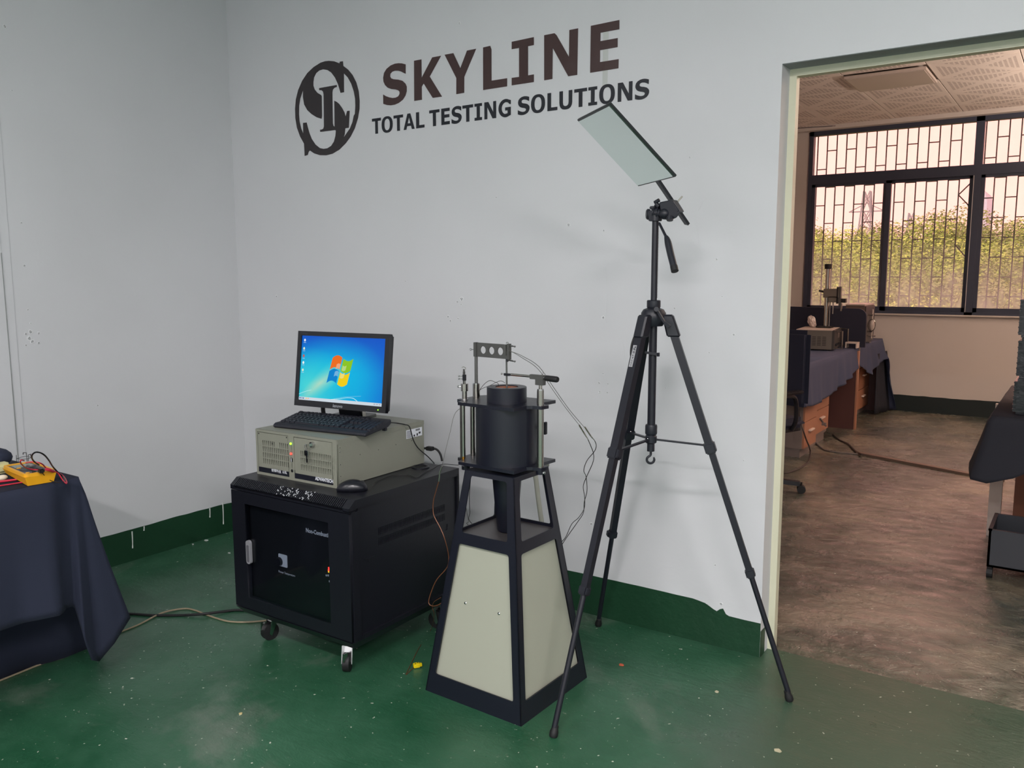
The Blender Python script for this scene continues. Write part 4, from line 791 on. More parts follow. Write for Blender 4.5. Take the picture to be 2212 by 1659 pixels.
cr=MB(); q=PY(1419,669,2.49); cr.bar(q,PY(1436,697,2.49),.0065,.010,(0,1,0)); cr.bar(PY(1436,697,2.49),PY(1447,706,2.49),.010,.010,(0,1,0)); cr.cyl(PY(1418,668,2.50),PY(1418,668,2.475),.008,n=14); cr.build('crank_handle',M_TRP,tp,True)
MB().bar(PY(1393,761,2.50),PY(1424,766,2.515),.004,.008).box(PY(1422,766,2.515),(.006,.01,.012)).build('leg_clip',M_TRP,tp,True)
# pan head
hd=MB(); hd.box(tc(1.583),(.034,.030,.018),bev=.002); hd.cyl(tc(1.575),tc(1.592),.017,n=20)
cm=Matrix.Rotation(YAW,4,'Z')
def hp(u,v,dy): return PY(u,v,2.528+dy)
hd.build('head_base',M_TRP,tp,True)
rx=r0; dn=Vector((0,1,0))
TB().lathe([(.002,-.006),(.014,-.006),(.0175,-.002),(.0175,.004),(.013,.008)],hp(1401,463,0),24,-rx).build('tilt_knob',M_TRP,tp,True,smooth=True)
TB().hexa([hp(1401,455,-.016),hp(1412,455,-.016),hp(1412,455,.016),hp(1401,455,.016),hp(1401,477,-.016)*1,hp(1412,477,-.016),hp(1412,477,.016),hp(1401,477,.016)]).build('head_yoke',M_TRP,tp,True)
TB().cyl(hp(1410,460,0),hp(1428,462,0),.016,n=24).cyl(hp(1413,460,0),hp(1416,460,0),.019,n=24).cyl(hp(1421,461,0),hp(1424,461,0),.019,n=24).build('tilt_barrel',M_TRP,tp,True,smooth=True)
TB().sph(hp(1436,462,-.012),.019,20,(1,1,.95)).build('pan_housing',M_TRP,tp,True,smooth=True)
W8=[(1424,437),(1453,431),(1471,456),(1462,470),(1446,477),(1430,472)]
P=[hp(u,v,-.020) for u,v in W8]+[hp(u,v,.024) for u,v in W8]
o=MB().add(P,[(0,1,2,3,4,5),(11,10,9,8,7,6)]+[(i,(i+1)%6,6+(i+1)%6,6+i) for i in range(6)]).build('tilt_head',M_TRP,tp,True); bv=o.modifiers.new('b','BEVEL'); bv.width=.003; bv.segments=2
TB().cyl(hp(1414,438,0),hp(1424,432,0),.006,n=12).cyl(hp(1417,441,0),hp(1424,447,0),.008,n=12).box(hp(1411,449,0),(.018,.02,.010),bev=.002).build('lock_lever',M_TRP,tp,True)
TB().cyl(hp(1447,468,-.026),hp(1447,476,-.030),.0105,n=10).build('lock_knob',M_TRP,tp,True)
TB().bar(hp(1455,433,.0),hp(1470,457,.0),.006,.046,(0,1,0)).build('quick_plate',M_TRP,tp,True)
TB().cyl(hp(1424,482,-.01),hp(1439,512,-.035),.004,.0045,n=12).build('pan_rod',M_TRP,tp,True,smooth=True)
TB().tube([hp(1438,510,-.033),hp(1442,520,-.038),hp(1449,550,-.055),hp(1456,577,-.070)],lambda t:.005+.0062*min(1,t*2.4),16).build('pan_handle',M_TRP,tp,True,smooth=True)
TB().cyl(hp(1455.5,575,-.069),hp(1458,586,-.075),.0118,n=18).build('handle_cap',M_RUB,tp,True,smooth=True)
# ================================================================ mirror
MP=[Vector(p) for p in((-1.393,2.403,1.893),(-1.193,2.242,1.895),(-1.055,2.411,1.694),(-1.256,2.572,1.692))] # TL TR BR BL
mu=(MP[1]-MP[0]).normalized(); mk=(MP[0]-MP[3]).normalized(); mn=mu.cross(mk).normalized()
if mn.z>0: mn=-mn   # faces down
mcn=sum(MP,Vector())/4; mw=(MP[1]-MP[0]).length; mh=(MP[0]-MP[3]).length
mi_=thing('inspection_mirror','rectangular black backed mirror tilted on an arm clamped to the tripod head','mirror',hp(1460,455,-.004))
mf=frame(mcn,mu,mk,mn); 
mf=frame(mcn,mu,mk)
sgn=1 if (mf.to_3x3()@Vector((0,0,1))).dot(mn)>0 else -1
MM=bpy.data.materials.new('mirror_glass'); MM.use_nodes=True; p=MM.node_tree.nodes['Principled BSDF']; p.inputs['Base Color'].default_value=C(222,236,230); p.inputs['Metallic'].default_value=1; p.inputs['Roughness'].default_value=.12
M_MB=mat('dark_green_black_backing',C(24,32,32),.35)
MB().box((0,0,sgn*-.0008),(mw-.010,mh-.010,.003),mf).build('mirror_glass',MM,mi_,True)
MB().box((0,0,sgn*-.0062),(mw+.002,mh+.002,.008),mf,bev=.001).build('mirror_backing',M_MB,mi_,True)
def onmir(u,v,off=0):
    d_=ray(u,v); o_=Vector((0,0,H)); t=((mcn-mn*off-o_).dot(mn))/d_.dot(mn); return o_+d_*t
A_=onmir(1395,352,.02);B_=onmir(1484.5,484,.02)
MB().bar(A_,B_,.019,.009,mn).build('mirror_arm',mat('grey_black_flat_bar',C(50,54,60),.4,metal=.3),mi_,True)
q=onmir(1461,439,.012); MB().cyl(q,q-mn*.030+Vector((.0,0,.0)),.0030,n=10).build('clamp_screw',mat('pale_zinc_screw',C(190,188,178),.35,metal=.4),mi_,True)
# ================================================================ left table, cloth, meter
M_CL=mat('navy_tablecloth_fabric',C(30,36,56),.85,bump=.25,bscale=900); M_WOOD=mat('plain_table_wood',C(120,90,62),.5)
tb=thing('work_table','plain table hidden under the navy cloth beside the left wall','table',(-3.16,.6,0))
MB().bb((-3.62,-.5,.72),(-2.70,1.40,.744)).build('table_top',M_WOOD,tb,True)
for x,y in((-3.58,-.45),(-3.15,-.45),(-3.58,1.35),(-3.15,1.35)): MB().box((x,y,.36),(.045,.045,.72)).build('leg',M_WOOD,tb,True)
def drape(name,st,zt,m,label,cat,loc,nv=18,round_=.012,par=None):
    # st: list of (top xy, hem xyz); dense interpolation; vertical profile follows gravity then flares
    vs=[];n=len(st)
    for (tx,ty),(hx_,hy_,hz_) in st:
        for j in range(nv+1):
            t=j/nv; z=zt-(zt-hz_)*t; e1=t**1.15
            k=min(1,t*nv/2); out=round_*math.sin(min(1,t*6)*PI/2)
            dx,dy=hx_-tx,hy_-ty; Ld=math.hypot(dx,dy) or 1
            vs.append((tx+dx*e1+dx/Ld*out*(1-t),ty+dy*e1+dy/Ld*out*(1-t),z+ (0 if t else 0)))
    fs=[(i*(nv+1)+j,(i+1)*(nv+1)+j,(i+1)*(nv+1)+j+1,i*(nv+1)+j+1) for i in range(n-1) for j in range(nv)]
    return vs,fs
def densify(st,step=.02,amp=.012,freq=26,seed=0):
    o=[]
    for i in range(len(st)-1):
        (a,h),(b_,g)=st[i],st[i+1]; a=Vector(a);b_=Vector(b_);h=Vector(h);g=Vector(g); k=max(1,int(max((b_-a).length,(g-h).length)/step))
        for j in range(k): t=j/k; o.append((a.lerp(b_,t),h.lerp(g,t)))
    o.append((Vector(st[-1][0]),Vector(st[-1][1])))
    r=[]
    s=0;pv=None
    for a,h in o:
        if pv is not None: s+=(a-pv).length
        pv=a; dx=Vector((h.x-a.x,h.y-a.y,0)); dl=dx.length or 1
        w=amp*(noise.noise(Vector((s*freq*.35,seed,.3)))*1.6+.35*math.sin(s*freq))
        h2=h+dx/dl*w if dl>.004 else h; r.append(((a.x,a.y),(h2.x,h2.y,h.z)))
    return r
def cloth(name,label,loc,tops,st,zt,m,group=None,sub=1,step=.02,amp=.012,seed=0,cat='tablecloth'):
    e=MB(); vs,fs=drape(name,densify(st,step,amp,26,seed),zt,m,0,0,0)
    e.add(vs,fs); e.add([(x,y,zt) for x,y in tops],[tuple(range(len(tops)))])
    o=e.build(name,m,None,smooth='all'); tag(o,label,cat,group)
    s=o.modifiers.new('s','SOLIDIFY'); s.thickness=.0022; s.offset=0
    return o
st=[((-2.69,-.5),(-2.66,-.5,.33)),((-2.69,.9),(-2.672,.9,.33)),((-2.69,1.10),(-2.665,1.10,.328)),((-2.69,1.20),(-2.680,1.20,.322)),((-2.69,1.30),(-2.665,1.30,.318)),((-2.69,1.345),(-2.700,1.345,.315)),((-2.69,1.375),(-2.715,1.372,.312)),
    ((-2.69,1.385),(-2.728,1.385,.30)),((-2.69,1.395),(-2.700,1.395,.19)),((-2.69,1.402),(-2.722,1.43,.10)),((-2.69,1.408),(-2.745,1.468,.075)),((-2.692,1.41),(-2.720,1.515,.13)),((-2.697,1.41),(-2.708,1.572,.205)),((-2.72,1.41),(-2.78,1.56,.26)),((-2.78,1.41),(-2.86,1.47,.32)),((-3.0,1.41),(-3.0,1.46,.33)),((-3.3,1.41),(-3.3,1.44,.33)),((-3.63,1.41),(-3.63,1.45,.33))]
cloth('tablecloth','navy cloth over the table at the left wall, under the yellow meter',None,[(-2.69,-.5),(-2.69,1.41),(-3.63,1.41),(-3.63,-.5)],st,.7475,M_CL)
# inner cloth panel reaching the floor
ip=MB(); n=60; vs=[]
for i in range(n+1):
    y=-.5+2.13*i/n; 
    for j in range(9): zt9=.715-max(0,y-1.38)*2.2; z=zt9-(zt9-.003)*j/8; vs.append((-3.035+.010*math.sin(y*13)*(j/8)+.006*math.sin(y*31),y,z))
fs=[(i*9+j,(i+1)*9+j,(i+1)*9+j+1,i*9+j+1) for i in range(n) for j in range(8)]
for k in range(1): pass
o=ip.add(vs,fs).build('lower_cloth',M_CL,None,smooth='all'); tag(o,'navy inner cloth hanging to the floor behind the front hem of the left table','cloth'); s=o.modifiers.new('s','SOLIDIFY'); s.thickness=.002
# multimeter
M_MY=mat('amber_yellow_rubber',C(226,160,20),.42); M_MG=mat('grey_meter_face',C(74,72,76),.5)
q=(PZ(14,1003,.785)+PZ(65,1024,.785)+PZ(113,1022,.785)+PZ(60,999,.785))/4
mx_=PZ(65,1024,.785)-PZ(14,1003,.785); ang=math.atan2(mx_.y,mx_.x)
mm=thing('multimeter','yellow cased multimeter lying face up on the navy cloth','multimeter',(q.x,q.y,.7486),ang)
LW,LD=.19,.092
MB().hexa([(-LW/2,-LD/2+.008,.012),(LW/2,-LD/2+.008,0.001),(LW/2,LD/2-.008,.001),(-LW/2,LD/2-.008,.012),(-LW/2-.004,-LD/2,.030),(LW/2+.004,-LD/2,.030),(LW/2+.004,LD/2,.030),(-LW/2-.004,LD/2,.030)]).build('case_bottom',M_MY,mm)
o=flat('case_rim',[rrect(-LW/2-.004,-LD/2,LW/2+.004,LD/2,.016),rrect(-LW/2+.008,-LD/2+.008,LW/2-.008,LD/2-.008,.008)],.010,Matrix.Translation((0,0,.034)),M_MY,mm)
flat('meter_face',[rrect(-LW/2+.006,-LD/2+.006,LW/2-.006,LD/2-.006,.008)],.008,Matrix.Translation((0,0,.032)),M_MG,mm)
MB().bb((-.082,-.028,.036),(-.035,.028,.0372)).build('display',mat('lcd_grey_green',C(120,128,118),.25),mm)
MB().cyl((.01,0,.036),(.01,0,.0375),.030,n=28).build('range_dial',mat('dark_dial',C(40,40,44),.45),mm)
MB().box((.01,0,.041),(.052,.010,.008),Matrix.Translation((0,0,0)),bev=.002).build('dial_knob',M_MG,mm)
for y,m_ in((-.022,M_MY),(0,mat('blue_grey_button',C(90,110,140),.4)),(.022,M_MG)): MB().box((-.024,y,.037),(.008,.013,.003),bev=.001).build('button',m_,mm)
for y,m_ in((-.028,M_MY),(-.010,M_BLK2),(.010,mat('red_socket',C(170,40,40),.4)),(.028,M_MG)): MB().cyl((.072,y,.036),(.072,y,.039),.006,n=14).build('socket',m_,mm)
M_RL=mat('red_test_lead',C(196,40,66),.35); M_BL=mat('black_test_lead',C(20,20,22),.35)
e=thing('test_lead','red test lead looping over the yellow multimeter','test lead',PZ(100,1015,.80))
tz=lambda L:[PZ(u,v,z) for u,v,z in L]
MB().tube(tz([(88,1015,.795),(70,1014,.80),(57,1011,.81),(50,1006,.83),(44,999,.85),(46,994,.86),(52,995,.85)]),.0020,8).build('lead_cable',M_RL,e,True)
MB().tube(tz([(56,1000,.82),(68,998,.83),(82,999,.83),(92,1003,.82),(100,1011,.80),(115,1017,.785),(126,1023,.77),(135,1036,.752),(143,1044,.7515),(144,1040,.7515),(138,1030,.752),(128,1022,.765),(118,1018,.78)]),.0020,8).build('lead_cable',M_RL,e,True)
MB().tube(tz([(98,1013,.80),(106,1015,.795),(114,1018,.785)]),.005,10).build('lead_plug',M_RL,e,True)
e=thing('test_lead','black test lead arching high behind the yellow multimeter','test lead',PZ(95,1012,.80))
MB().tube(tz([(84,1004,.82),(75,998,.84),(69,990,.86),(70,982,.88),(77,977,.89),(87,978,.885),(97,984,.87),(106,995,.84),(114,1008,.80),(124,1019,.775),(134,1028,.755),(140,1036,.752),(139,1040,.7515)]),.0024,8).build('lead_cable',M_BL,e,True)
MB().tube(tz([(60,1010,.80),(72,1010,.80),(86,1013,.80)]),.0022,8).tube(tz([(90,1020,.79),(96,1027,.775),(104,1035,.76),(118,1041,.7515),(132,1043,.7515)]),.0012,8).build('lead_cable',M_BL,e,True)
MB().box(PZ(89,1017,.795),(.016,.016,.014),bev=.003).build('lead_plug',M_BL,e,True)
for i,(a,b2,r_,nm) in enumerate((((0,1040),(36,1036),.0045,'thick red probe lying on the navy cloth in front of the meter'),((0,1050),(48,1042),.0026,'thin red probe nearest the front edge of the navy cloth'))):
    e=thing('test_probe',nm,'probe',PZ(*b2,.752)); MB().cyl(PZ(a[0]-30,a[1]+4,.7535),PZ(*b2,.7535),r_,r_*.7,n=12).build('probe_body',M_RL,e,True); MB().cyl(PZ(*b2,.7535),PZ(b2[0]+3,b2[1],.7535),.001,n=8).build('probe_tip',M_STEEL,e,True)
e=thing('earplug_pack','pale yellow and white soft pack at the left edge of the table','pack',PZ(4,1018,.757))
MB().box(PZ(-6,1012,.767),(.05,.08,.034),bev=.010).build('soft_pack',mat('pale_yellow_plastic',C(206,200,150),.5),e,True)
MB().sph(PZ(4,1032,.7605),.011,14,(1,1.6,.85)).build('foam_piece',mat('cream_foam',C(220,210,190),.7),e,True,smooth=True)
o=MB().tube([PY(35,983,1.395),PY(36,1000,1.395)],.0010,6).tube([PY(36,991,1.395),PY(48,987,1.40),PY(58,986,1.40),PY(66,988,1.395),PY(60,991,1.385),PY(48,992,1.385),PY(36,991,1.395)],.0009,6).bar(PY(50,982,1.395),PY(50,978,1.395),.002,.002).bar(PY(50,978,1.395),PY(57,978,1.395),.002,.002,(0,1,0)).bar(PY(57,978,1.395),PY(59,1000,1.385),.002,.002).bar(PY(61,983,1.39),PY(67,981,1.39),.002,.002,(0,1,0)).bar(PY(61,983,1.39),PY(62,1000,1.385),.002,.002).bar(PY(66,981,1.39),PY(67,986,1.39),.002,.002).build('wire_rack',M_DW); tag(o,'small dark wire rack with hooked ends standing behind the meter','rack')
o=MB().sph(PZ(-12,990,.786),.05,16,(1,1.1,.7)).build('cloth_bundle',M_CL,smooth='all'); tag(o,'rounded navy cloth bundle at the far left end of the table','cloth')
# floor cables
M_CB=mat('tan_grey_cable',C(150,136,112),.6)
o=MB().tube([PZ(-20,1478,.004),PZ(40,1454,.004),PZ(90,1434,.004),PZ(140,1419,.004),PZ(200,1392,.004),PZ(258,1366,.004),PZ(300,1349,.004),PZ(350,1324,.006),PZ(395,1315,.004),PZ(420,1318,.004),PZ(460,1333,.004),PZ(500,1343,.004),PZ(560,1342,.004),PZ(640,1330,.004)],.0036,8).build('floor_cable',M_CB,smooth='all'); tag(o,'tan cable curving over the green floor from the table to the cabinet','cable')
o=MB().tube([PZ(230,1325,.005),PZ(285,1326,.005),PZ(330,1329,.005),PZ(390,1329,.005),PZ(440,1326,.012),PZ(490,1320,.006),PZ(520,1318,.005),PZ(600,1322,.005)],.0055,8).build('floor_cable',M_RUB,smooth='all'); tag(o,'black cable lying behind the tan cable beside the cabinet','cable')
# small litter on the floor
for i,(u,v,r_,c,nm) in enumerate(((1342,1437,.010,(190,90,60),'small orange peel of paint on the floor behind the tripod foot'),(445,1168,.016,(214,220,214),'white plaster crumb at the foot of the left wall'),(417,1176,.006,(206,210,204),'tiny white crumb beside the plaster crumb by the left wall'),(495,1195,.010,(200,206,200),'pale flake on the floor left of the cabinet'),(520,1542,.007,(196,180,130),'tan flake on the open floor before the cabinet'),(1548,1495,.009,(178,176,150),'beige flake on the floor between the tripod feet'),(1680,1622,.012,(186,180,150),'beige flake near the floor front by the doorway'))):
    rnd=random.Random(i+20); q=PZ(u,v,.0005); P=[q+Vector((math.cos(a)*r_*rnd.uniform(.5,1.1),math.sin(a)*r_*rnd.uniform(.4,.9),0)) for a in [k*PI/4 for k in range(8)]]
    o=MB().add(P+[p+Vector((0,0,.003)) for p in P],[tuple(range(7,-1,-1)),tuple(range(8,16))]+[(k,(k+1)%8,8+(k+1)%8,8+k) for k in range(8)]).build('paint_flake',mat('flake_%d'%i,C(*c),.7)); tag(o,nm,'litter')
# ================================================================ next room
YF=9.40; XL2=-3.0; XR2=4.6; ZC2=2.962; YN=YT
struct(MB().bb((XL2-.2,3.04,-.12),(XR2+.2,YF+.2,0)).build('floor',M_FL2))
struct(MB().bb((XL2-.2,YN,0),(XL2,YF+.2,ZC2+.1)).build('wall_left_next_room',M_WALL2))
struct(MB().bb((XR2,YN,0),(XR2+.2,YF+.2,ZC2+.1)).build('wall_right_next_room',M_WALL2))
ZS=1.005; ZW=2.915
wfm=MB(); wfm.bb((XL2,YF,0),(XR2,YF+.2,ZS)); wfm.bb((XL2,YF,ZW),(XR2,YF+.2,ZC2+.1)); wfm.bb((XL2,YF,ZS),(-2.585,YF+.2,ZW)); wfm.bb((4.0,YF,ZS),(XR2,YF+.2,ZW))
wfar=struct(wfm.build('wall_far',M_WALL2))
MB().bb((-2.6,YF-.03,ZS-.012),(4.0,YF,ZS+.002)).build('window_sill',M_WALL2,wfar)
MB().bb((XL2,YF-.10,ZW),(XR2,YF,ZC2)).build('lintel_beam',M_WALL2,wfar)
band('baseboard_far',(XL2,YF,0),(1,0,0),XR2-XL2,(0,-1,0),.165,.01,M_BAND2)
# painted near face of the shared wall
# windows: units 1.60 m wide
M_WF=mat('dark_window_frame',C(60,66,84),.45)
mg2=bpy.data.materials.new('dusty_window_glass'); mg2.use_nodes=True; n,l=nodes(mg2); n.remove(n['Principled BSDF'])
tr=n.new('ShaderNodeBsdfTransparent'); tr.inputs[0].default_value=(.97,.97,.96,1)
df=n.new('ShaderNodeBsdfTranslucent'); df.inputs[0].default_value=(.78,.95,1,1)
mx=n.new('ShaderNodeMixShader'); tcn=n.new('ShaderNodeTexCoord'); sp=n.new('ShaderNodeSeparateXYZ'); l.new(tcn.outputs['Object'],sp.inputs[0])
mr=n.new('ShaderNodeMapRange'); mr.inputs[1].default_value=1.0; mr.inputs[2].default_value=1.75; mr.inputs[3].default_value=.40; mr.inputs[4].default_value=.06; l.new(sp.outputs[2],mr.inputs[0])
nz_=n.new('ShaderNodeTexNoise'); nz_.inputs['Scale'].default_value=5; nz_.inputs['Detail'].default_value=5; mpn=n.new('ShaderNodeMapping'); mpn.inputs['Scale'].default_value=(1.5,1,.8); l.new(tcn.outputs['Object'],mpn.inputs[0]); l.new(mpn.outputs[0],nz_.inputs[0])
mu_=n.new('ShaderNodeMath'); mu_.operation='MULTIPLY'; l.new(mr.outputs[0],mu_.inputs[0]); l.new(nz_.outputs[0],mu_.inputs[1]); m2=n.new('ShaderNodeMath'); m2.operation='MULTIPLY'; m2.inputs[1].default_value=1.6; l.new(mu_.outputs[0],m2.inputs[0])
l.new(m2.outputs[0],mx.inputs[0]); l.new(tr.outputs[0],mx.inputs[1]); l.new(df.outputs[0],mx.inputs[2]); l.new(mx.outputs[0],n['Material Output'].inputs[0])
def window(i,x0,x1,xm,xe):
    # outer frame
    o=MB().bb((x0,YF-.01,ZS),(x0+.042,YF+.07,ZW)).bb((x1-.03,YF-.01,ZS),(x1,YF+.07,ZW)).bb((x0,YF-.01,ZW-.045),(x1,YF+.07,ZW)).bb((x0,YF-.01,ZS),(x1,YF+.07,ZS+.03)).build('window_%d'%i,M_WF); struct(o)
    MB().bb((x0+.04,YF-.008,2.362),(x1-.03,YF+.06,2.462)).build('transom',M_WF,o)
    MB().bb((x0+.042,YF+.03,2.45),(x1-.03,YF+.035,ZW-.04)).build('window_pane',mg2,o)
    for a,b_,yy in((x0+.042,xm,.0),(xm-.08,xe,.028)):
        s=MB(); s.bb((a,YF+yy,ZS+.028),(a+(.035 if a<xm-.1 else .078),YF+yy+.026,2.365)); s.bb((b_-.05,YF+yy,ZS+.028),(b_,YF+yy+.026,2.365)); s.bb((a,YF+yy,ZS+.028),(b_,YF+yy+.026,ZS+.072)); s.bb((a,YF+yy,2.335),(b_,YF+yy+.026,2.365))
        s=s.build('window_sash',M_WF,o); MB().bb((a+.03,YF+yy+.010,ZS+.065),(b_-.045,YF+yy+.014,2.34)).build('window_pane',mg2,s)
window(1,-2.572,-.975,-1.74,-.985); window(2,-.975,.66,-.14,.64); window(3,.66,2.30,1.49,2.28); window(4,2.30,4.0,3.13,3.98)
MB().bb((-.998,YF-.012,ZS+.03),(-.993,YF-.010,2.36)).build('sash_gap_strip',mat('pale_gap_strip',C(210,205,200),.3),bpy.data.objects['window_2'])  # pale strip marking the gap between the sashes
# security grille
M_GR=mat('rusty_dark_grille',C(48,46,46),.7)
GY=YF+.13
for unit,(xa,xb) in enumerate(((-2.52,-1.06),(-.93,.60),(.72,2.24),(2.36,3.94))):
    gr=thing('window_grille','dark welded security grille outside the %s'%['leftmost window of the next room','window beside the wrapped stack','third window past the wrapped stack','fourth window past the wrapped stack'][unit],'grille',(xa,GY,ZS),0)
    x=xa; k=0; xs=[]
    while x<xb: xs.append(x); x+=.0988
    base=MB().bb((-.0055,-.0055,.02),(.0055,.0055,1.90)); base=base.build('grille_bar',M_GR,gr); base.location=(0,0,0); me=base.data
    for x in xs[1:]:
        c=base.copy(); COL.objects.link(c); c.parent=gr; c.location=(x-xa,0,0)
    hb=MB().bb((0,-.005,-.005),(.0988,.005,.005)).build('grille_crossbar',M_GR,gr); first=True
    for j,x in enumerate(xs[:-1]):
        zz=(2.724 if j%2 else 2.532)-.0
        while zz>1.05:
            c=hb if first else hb.copy()
            if not first: COL.objects.link(c); c.parent=gr
            first=False; c.location=(x-xa,0,zz-ZS); zz-=.3835
    xe=xs[-1]
    for z0,z1 in((2.192,2.30),(2.192,2.08),(1.70,1.58)): MB().bar((xe-xa,0,z0-ZS),(xe+.10-xa,0,z1-ZS),.011,.011,(0,1,0)).build('grille_diagonal',M_GR,gr)
# ceiling tiles
ct=struct(MB().bb((XL2,YN,ZC2+.012),(XR2,YF,ZC2+.10)).build('ceiling',M_WALL2))
M_TILE=bpy.data.materials.new('patterned_ceiling_tile'); M_TILE.use_nodes=True; n,l=nodes(M_TILE); p=n['Principled BSDF']; p.inputs['Roughness'].default_value=.8
tcn=n.new('ShaderNodeTexCoord'); sp=n.new('ShaderNodeSeparateXYZ'); l.new(tcn.outputs['Object'],sp.inputs[0])
def mth(op,a,b=None):
    q=n.new('ShaderNodeMath'); q.operation=op
    for i,z in enumerate((a,b)):
        if z is None: continue
        if isinstance(z,(int,float)): q.inputs[i].default_value=z
        else: l.new(z,q.inputs[i])
    return q.outputs[0]
ax_=mth('ABSOLUTE',sp.outputs[0]); ay_=mth('ABSOLUTE',sp.outputs[1]); df_=mth('ABSOLUTE',mth('SUBTRACT',ax_,ay_)); dia=mth('GREATER_THAN',df_,.055); edge=mth('LESS_THAN',mth('MAXIMUM',ax_,ay_),.265)
ctr=mth('GREATER_THAN',mth('MAXIMUM',ax_,ay_),.05)
g1=mth('GREATER_THAN',mth('FRACT',mth('MULTIPLY',sp.outputs[0],30)),.38); g2=mth('GREATER_THAN',mth('FRACT',mth('MULTIPLY',sp.outputs[1],22)),.35)
mk_=mth('MULTIPLY',mth('MULTIPLY',dia,edge),mth('MULTIPLY',mth('MULTIPLY',g1,g2),ctr)); x_=n.new('ShaderNodeMix'); x_.data_type='RGBA'; x_.inputs[6].default_value=C(232,222,214); x_.inputs[7].default_value=C(186,174,168); l.new(mk_,x_.inputs[0]); l.new(x_.outputs[2],p.inputs['Base Color'])
bpm=n.new('ShaderNodeBump'); bpm.invert=True; bpm.inputs['Distance'].default_value=.004; l.new(mk_,bpm.inputs['Height']); l.new(bpm.outputs[0],p.inputs['Normal'])
tile=None; tm=MB().box((0,0,.004),(.594,.594,.010),bev=.002)
xs=[-1.115+.6*k for k in range(-4,10)]; 
for ix in range(-3,9):
    for iy in range(-10,1):
        cx=-1.115-.3+.6*ix+.0; cy=9.5-.3+.6*iy
        if (abs(cx+1.415)<.05 and abs(cy-7.40)<.05) or cx<XL2+.3 or cx>XR2-.3 or cy<3.5: continue
        if tile is None: tile=tm.build('ceiling_tile',M_TILE,ct); c=tile
        else: c=tile.copy(); COL.objects.link(c); c.parent=ct
        c.location=(cx,cy-(.06 if iy==0 else 0),ZC2-.004)
        if iy==0: c.scale=(1,.80,1)
lp=thing('ceiling_panel_light','plain flat square ceiling light panel, switched off, in the next room','ceiling light',(-1.415,7.40,ZC2-.03))
MB().box((0,0,.008),(.588,.56,.022),bev=.002).build('light_frame',mat('white_panel_frame',C(206,192,184),.4),lp); MB().box((0,0,-.005),(.56,.53,.004)).build('light_diffuser',mat('off_white_diffuser',C(190,178,172),.4),lp)
# ceiling fan
fn=thing('ceiling_fan','dark ceiling fan partly hidden behind the left door jamb','ceiling fan',(-2.62,7.70,2.70))
M_FB=mat('dark_fan_blade',C(58,54,60),.5)
MB().cyl((0,0,.0),(0,0,.26),.012).build('down_rod',M_FB,fn); MB().lathe([(.03,-.04),(.09,-.03),(.10,0),(.09,.04),(.03,.05)],(0,0,0),24).build('motor_hub',M_FB,fn,smooth=True)
for a in(12,132,252):
    m=Matrix.Rotation(R(a),4,'Z')@Matrix.Rotation(R(9),4,'X'); MB().hexa([m@Vector(q) for q in((.08,-.04,-.003),(.68,-.07,-.003),(.70,.06,-.003),(.08,.04,-.003),(.08,-.04,.003),(.68,-.07,.003),(.70,.06,.003),(.08,.04,.003))]).build('fan_blade',M_FB,fn)
# desks
M_ORW=mat('orange_brown_laminate',C(172,120,94),.45,var=.12,vscale=6); M_DBW=mat('dark_red_brown_laminate',C(92,58,54),.45,var=.1,vscale=5); M_GSP=mat('grey_side_laminate',C(128,116,112),.5); M_HND=mat('pale_drawer_handle',C(226,206,194),.35)
M_CL2=mat('slate_blue_cloth_next_room',C(64,72,98),.8,bump=.2,bscale=600)
dk=thing('desk','long desk with drawers under a blue cloth in the next room','desk',(-2.1,7.2,0))
MB().bb((-2.75,6.25,.72),(-1.70,8.04,.745)).build('desk_top',M_DBW,dk,True)
MB().bb((-2.6,7.99,0),(-1.685,8.03,.72)).build('end_panel',M_DBW,dk,True); MB().bb((-1.686,7.985,0),(-1.672,8.035,.72)).build('edge_strip',M_ORW,dk,True)
MB().bb((-2.72,6.27,0),(-2.68,8.0,.72)).build('back_panel',M_DBW,dk,True)
def pedestal(x,y0,y1,nm,toph,loc,wood,kick=.07,z1=.715,xl=.45):
    e=thing('drawer_pedestal',nm,'drawer unit',(x-.2,(y0+y1)/2,0))
    MB().bb((x-xl,y0,kick),(x-.014,y1,z1)).build('carcass',M_GSP,e,True); MB().bb((x-xl,y0+.01,0),(x-.03,y1-.01,kick)).build('plinth',M_GSP,e,True)
    zs=toph; 
    for k in range(len(zs)-1):
        d_=MB().bb((x-.014,y0+.004,zs[k]+.003),(x,y1-.004,zs[k+1]-.003)).build('drawer',wood,e,True)
        ym=(y0+y1)/2; zc=zs[k]+(zs[k+1]-zs[k])*.62
        MB().bb((x,ym-.055,zc-.006),(x+.022,ym+.055,zc+.008),bev=.002).build('handle',M_HND,d_,True)
    return e
pedestal(-1.725,6.485,6.84,'grey sided pedestal with two wooden drawers under the near end of the blue cloth',[.07,.28,.49,.71],0,M_ORW)
pedestal(-1.765,6.90,7.38,'orange drawer pedestal just behind the grey sided one',[.10,.30,.50,.71],0,M_ORW)
pedestal(-1.822,8.70,9.25,'orange drawer pedestal under the far desk by the window',[.06,.26,.48,.71],0,M_ORW)
st=[((-2.75,6.25),(-2.75,6.20,.5)),((-2.3,6.25),(-2.3,6.18,.52)),((-1.95,6.25),(-1.97,6.20,.50)),((-1.80,6.25),(-1.80,6.21,.49)),((-1.70,6.25),(-1.655,6.22,.44)),((-1.70,6.5),(-1.66,6.5,.415)),((-1.70,6.9),(-1.665,6.9,.425)),((-1.70,7.3),(-1.665,7.3,.46)),((-1.70,7.7),(-1.67,7.7,.52)),((-1.70,8.04),(-1.675,8.04,.60))]
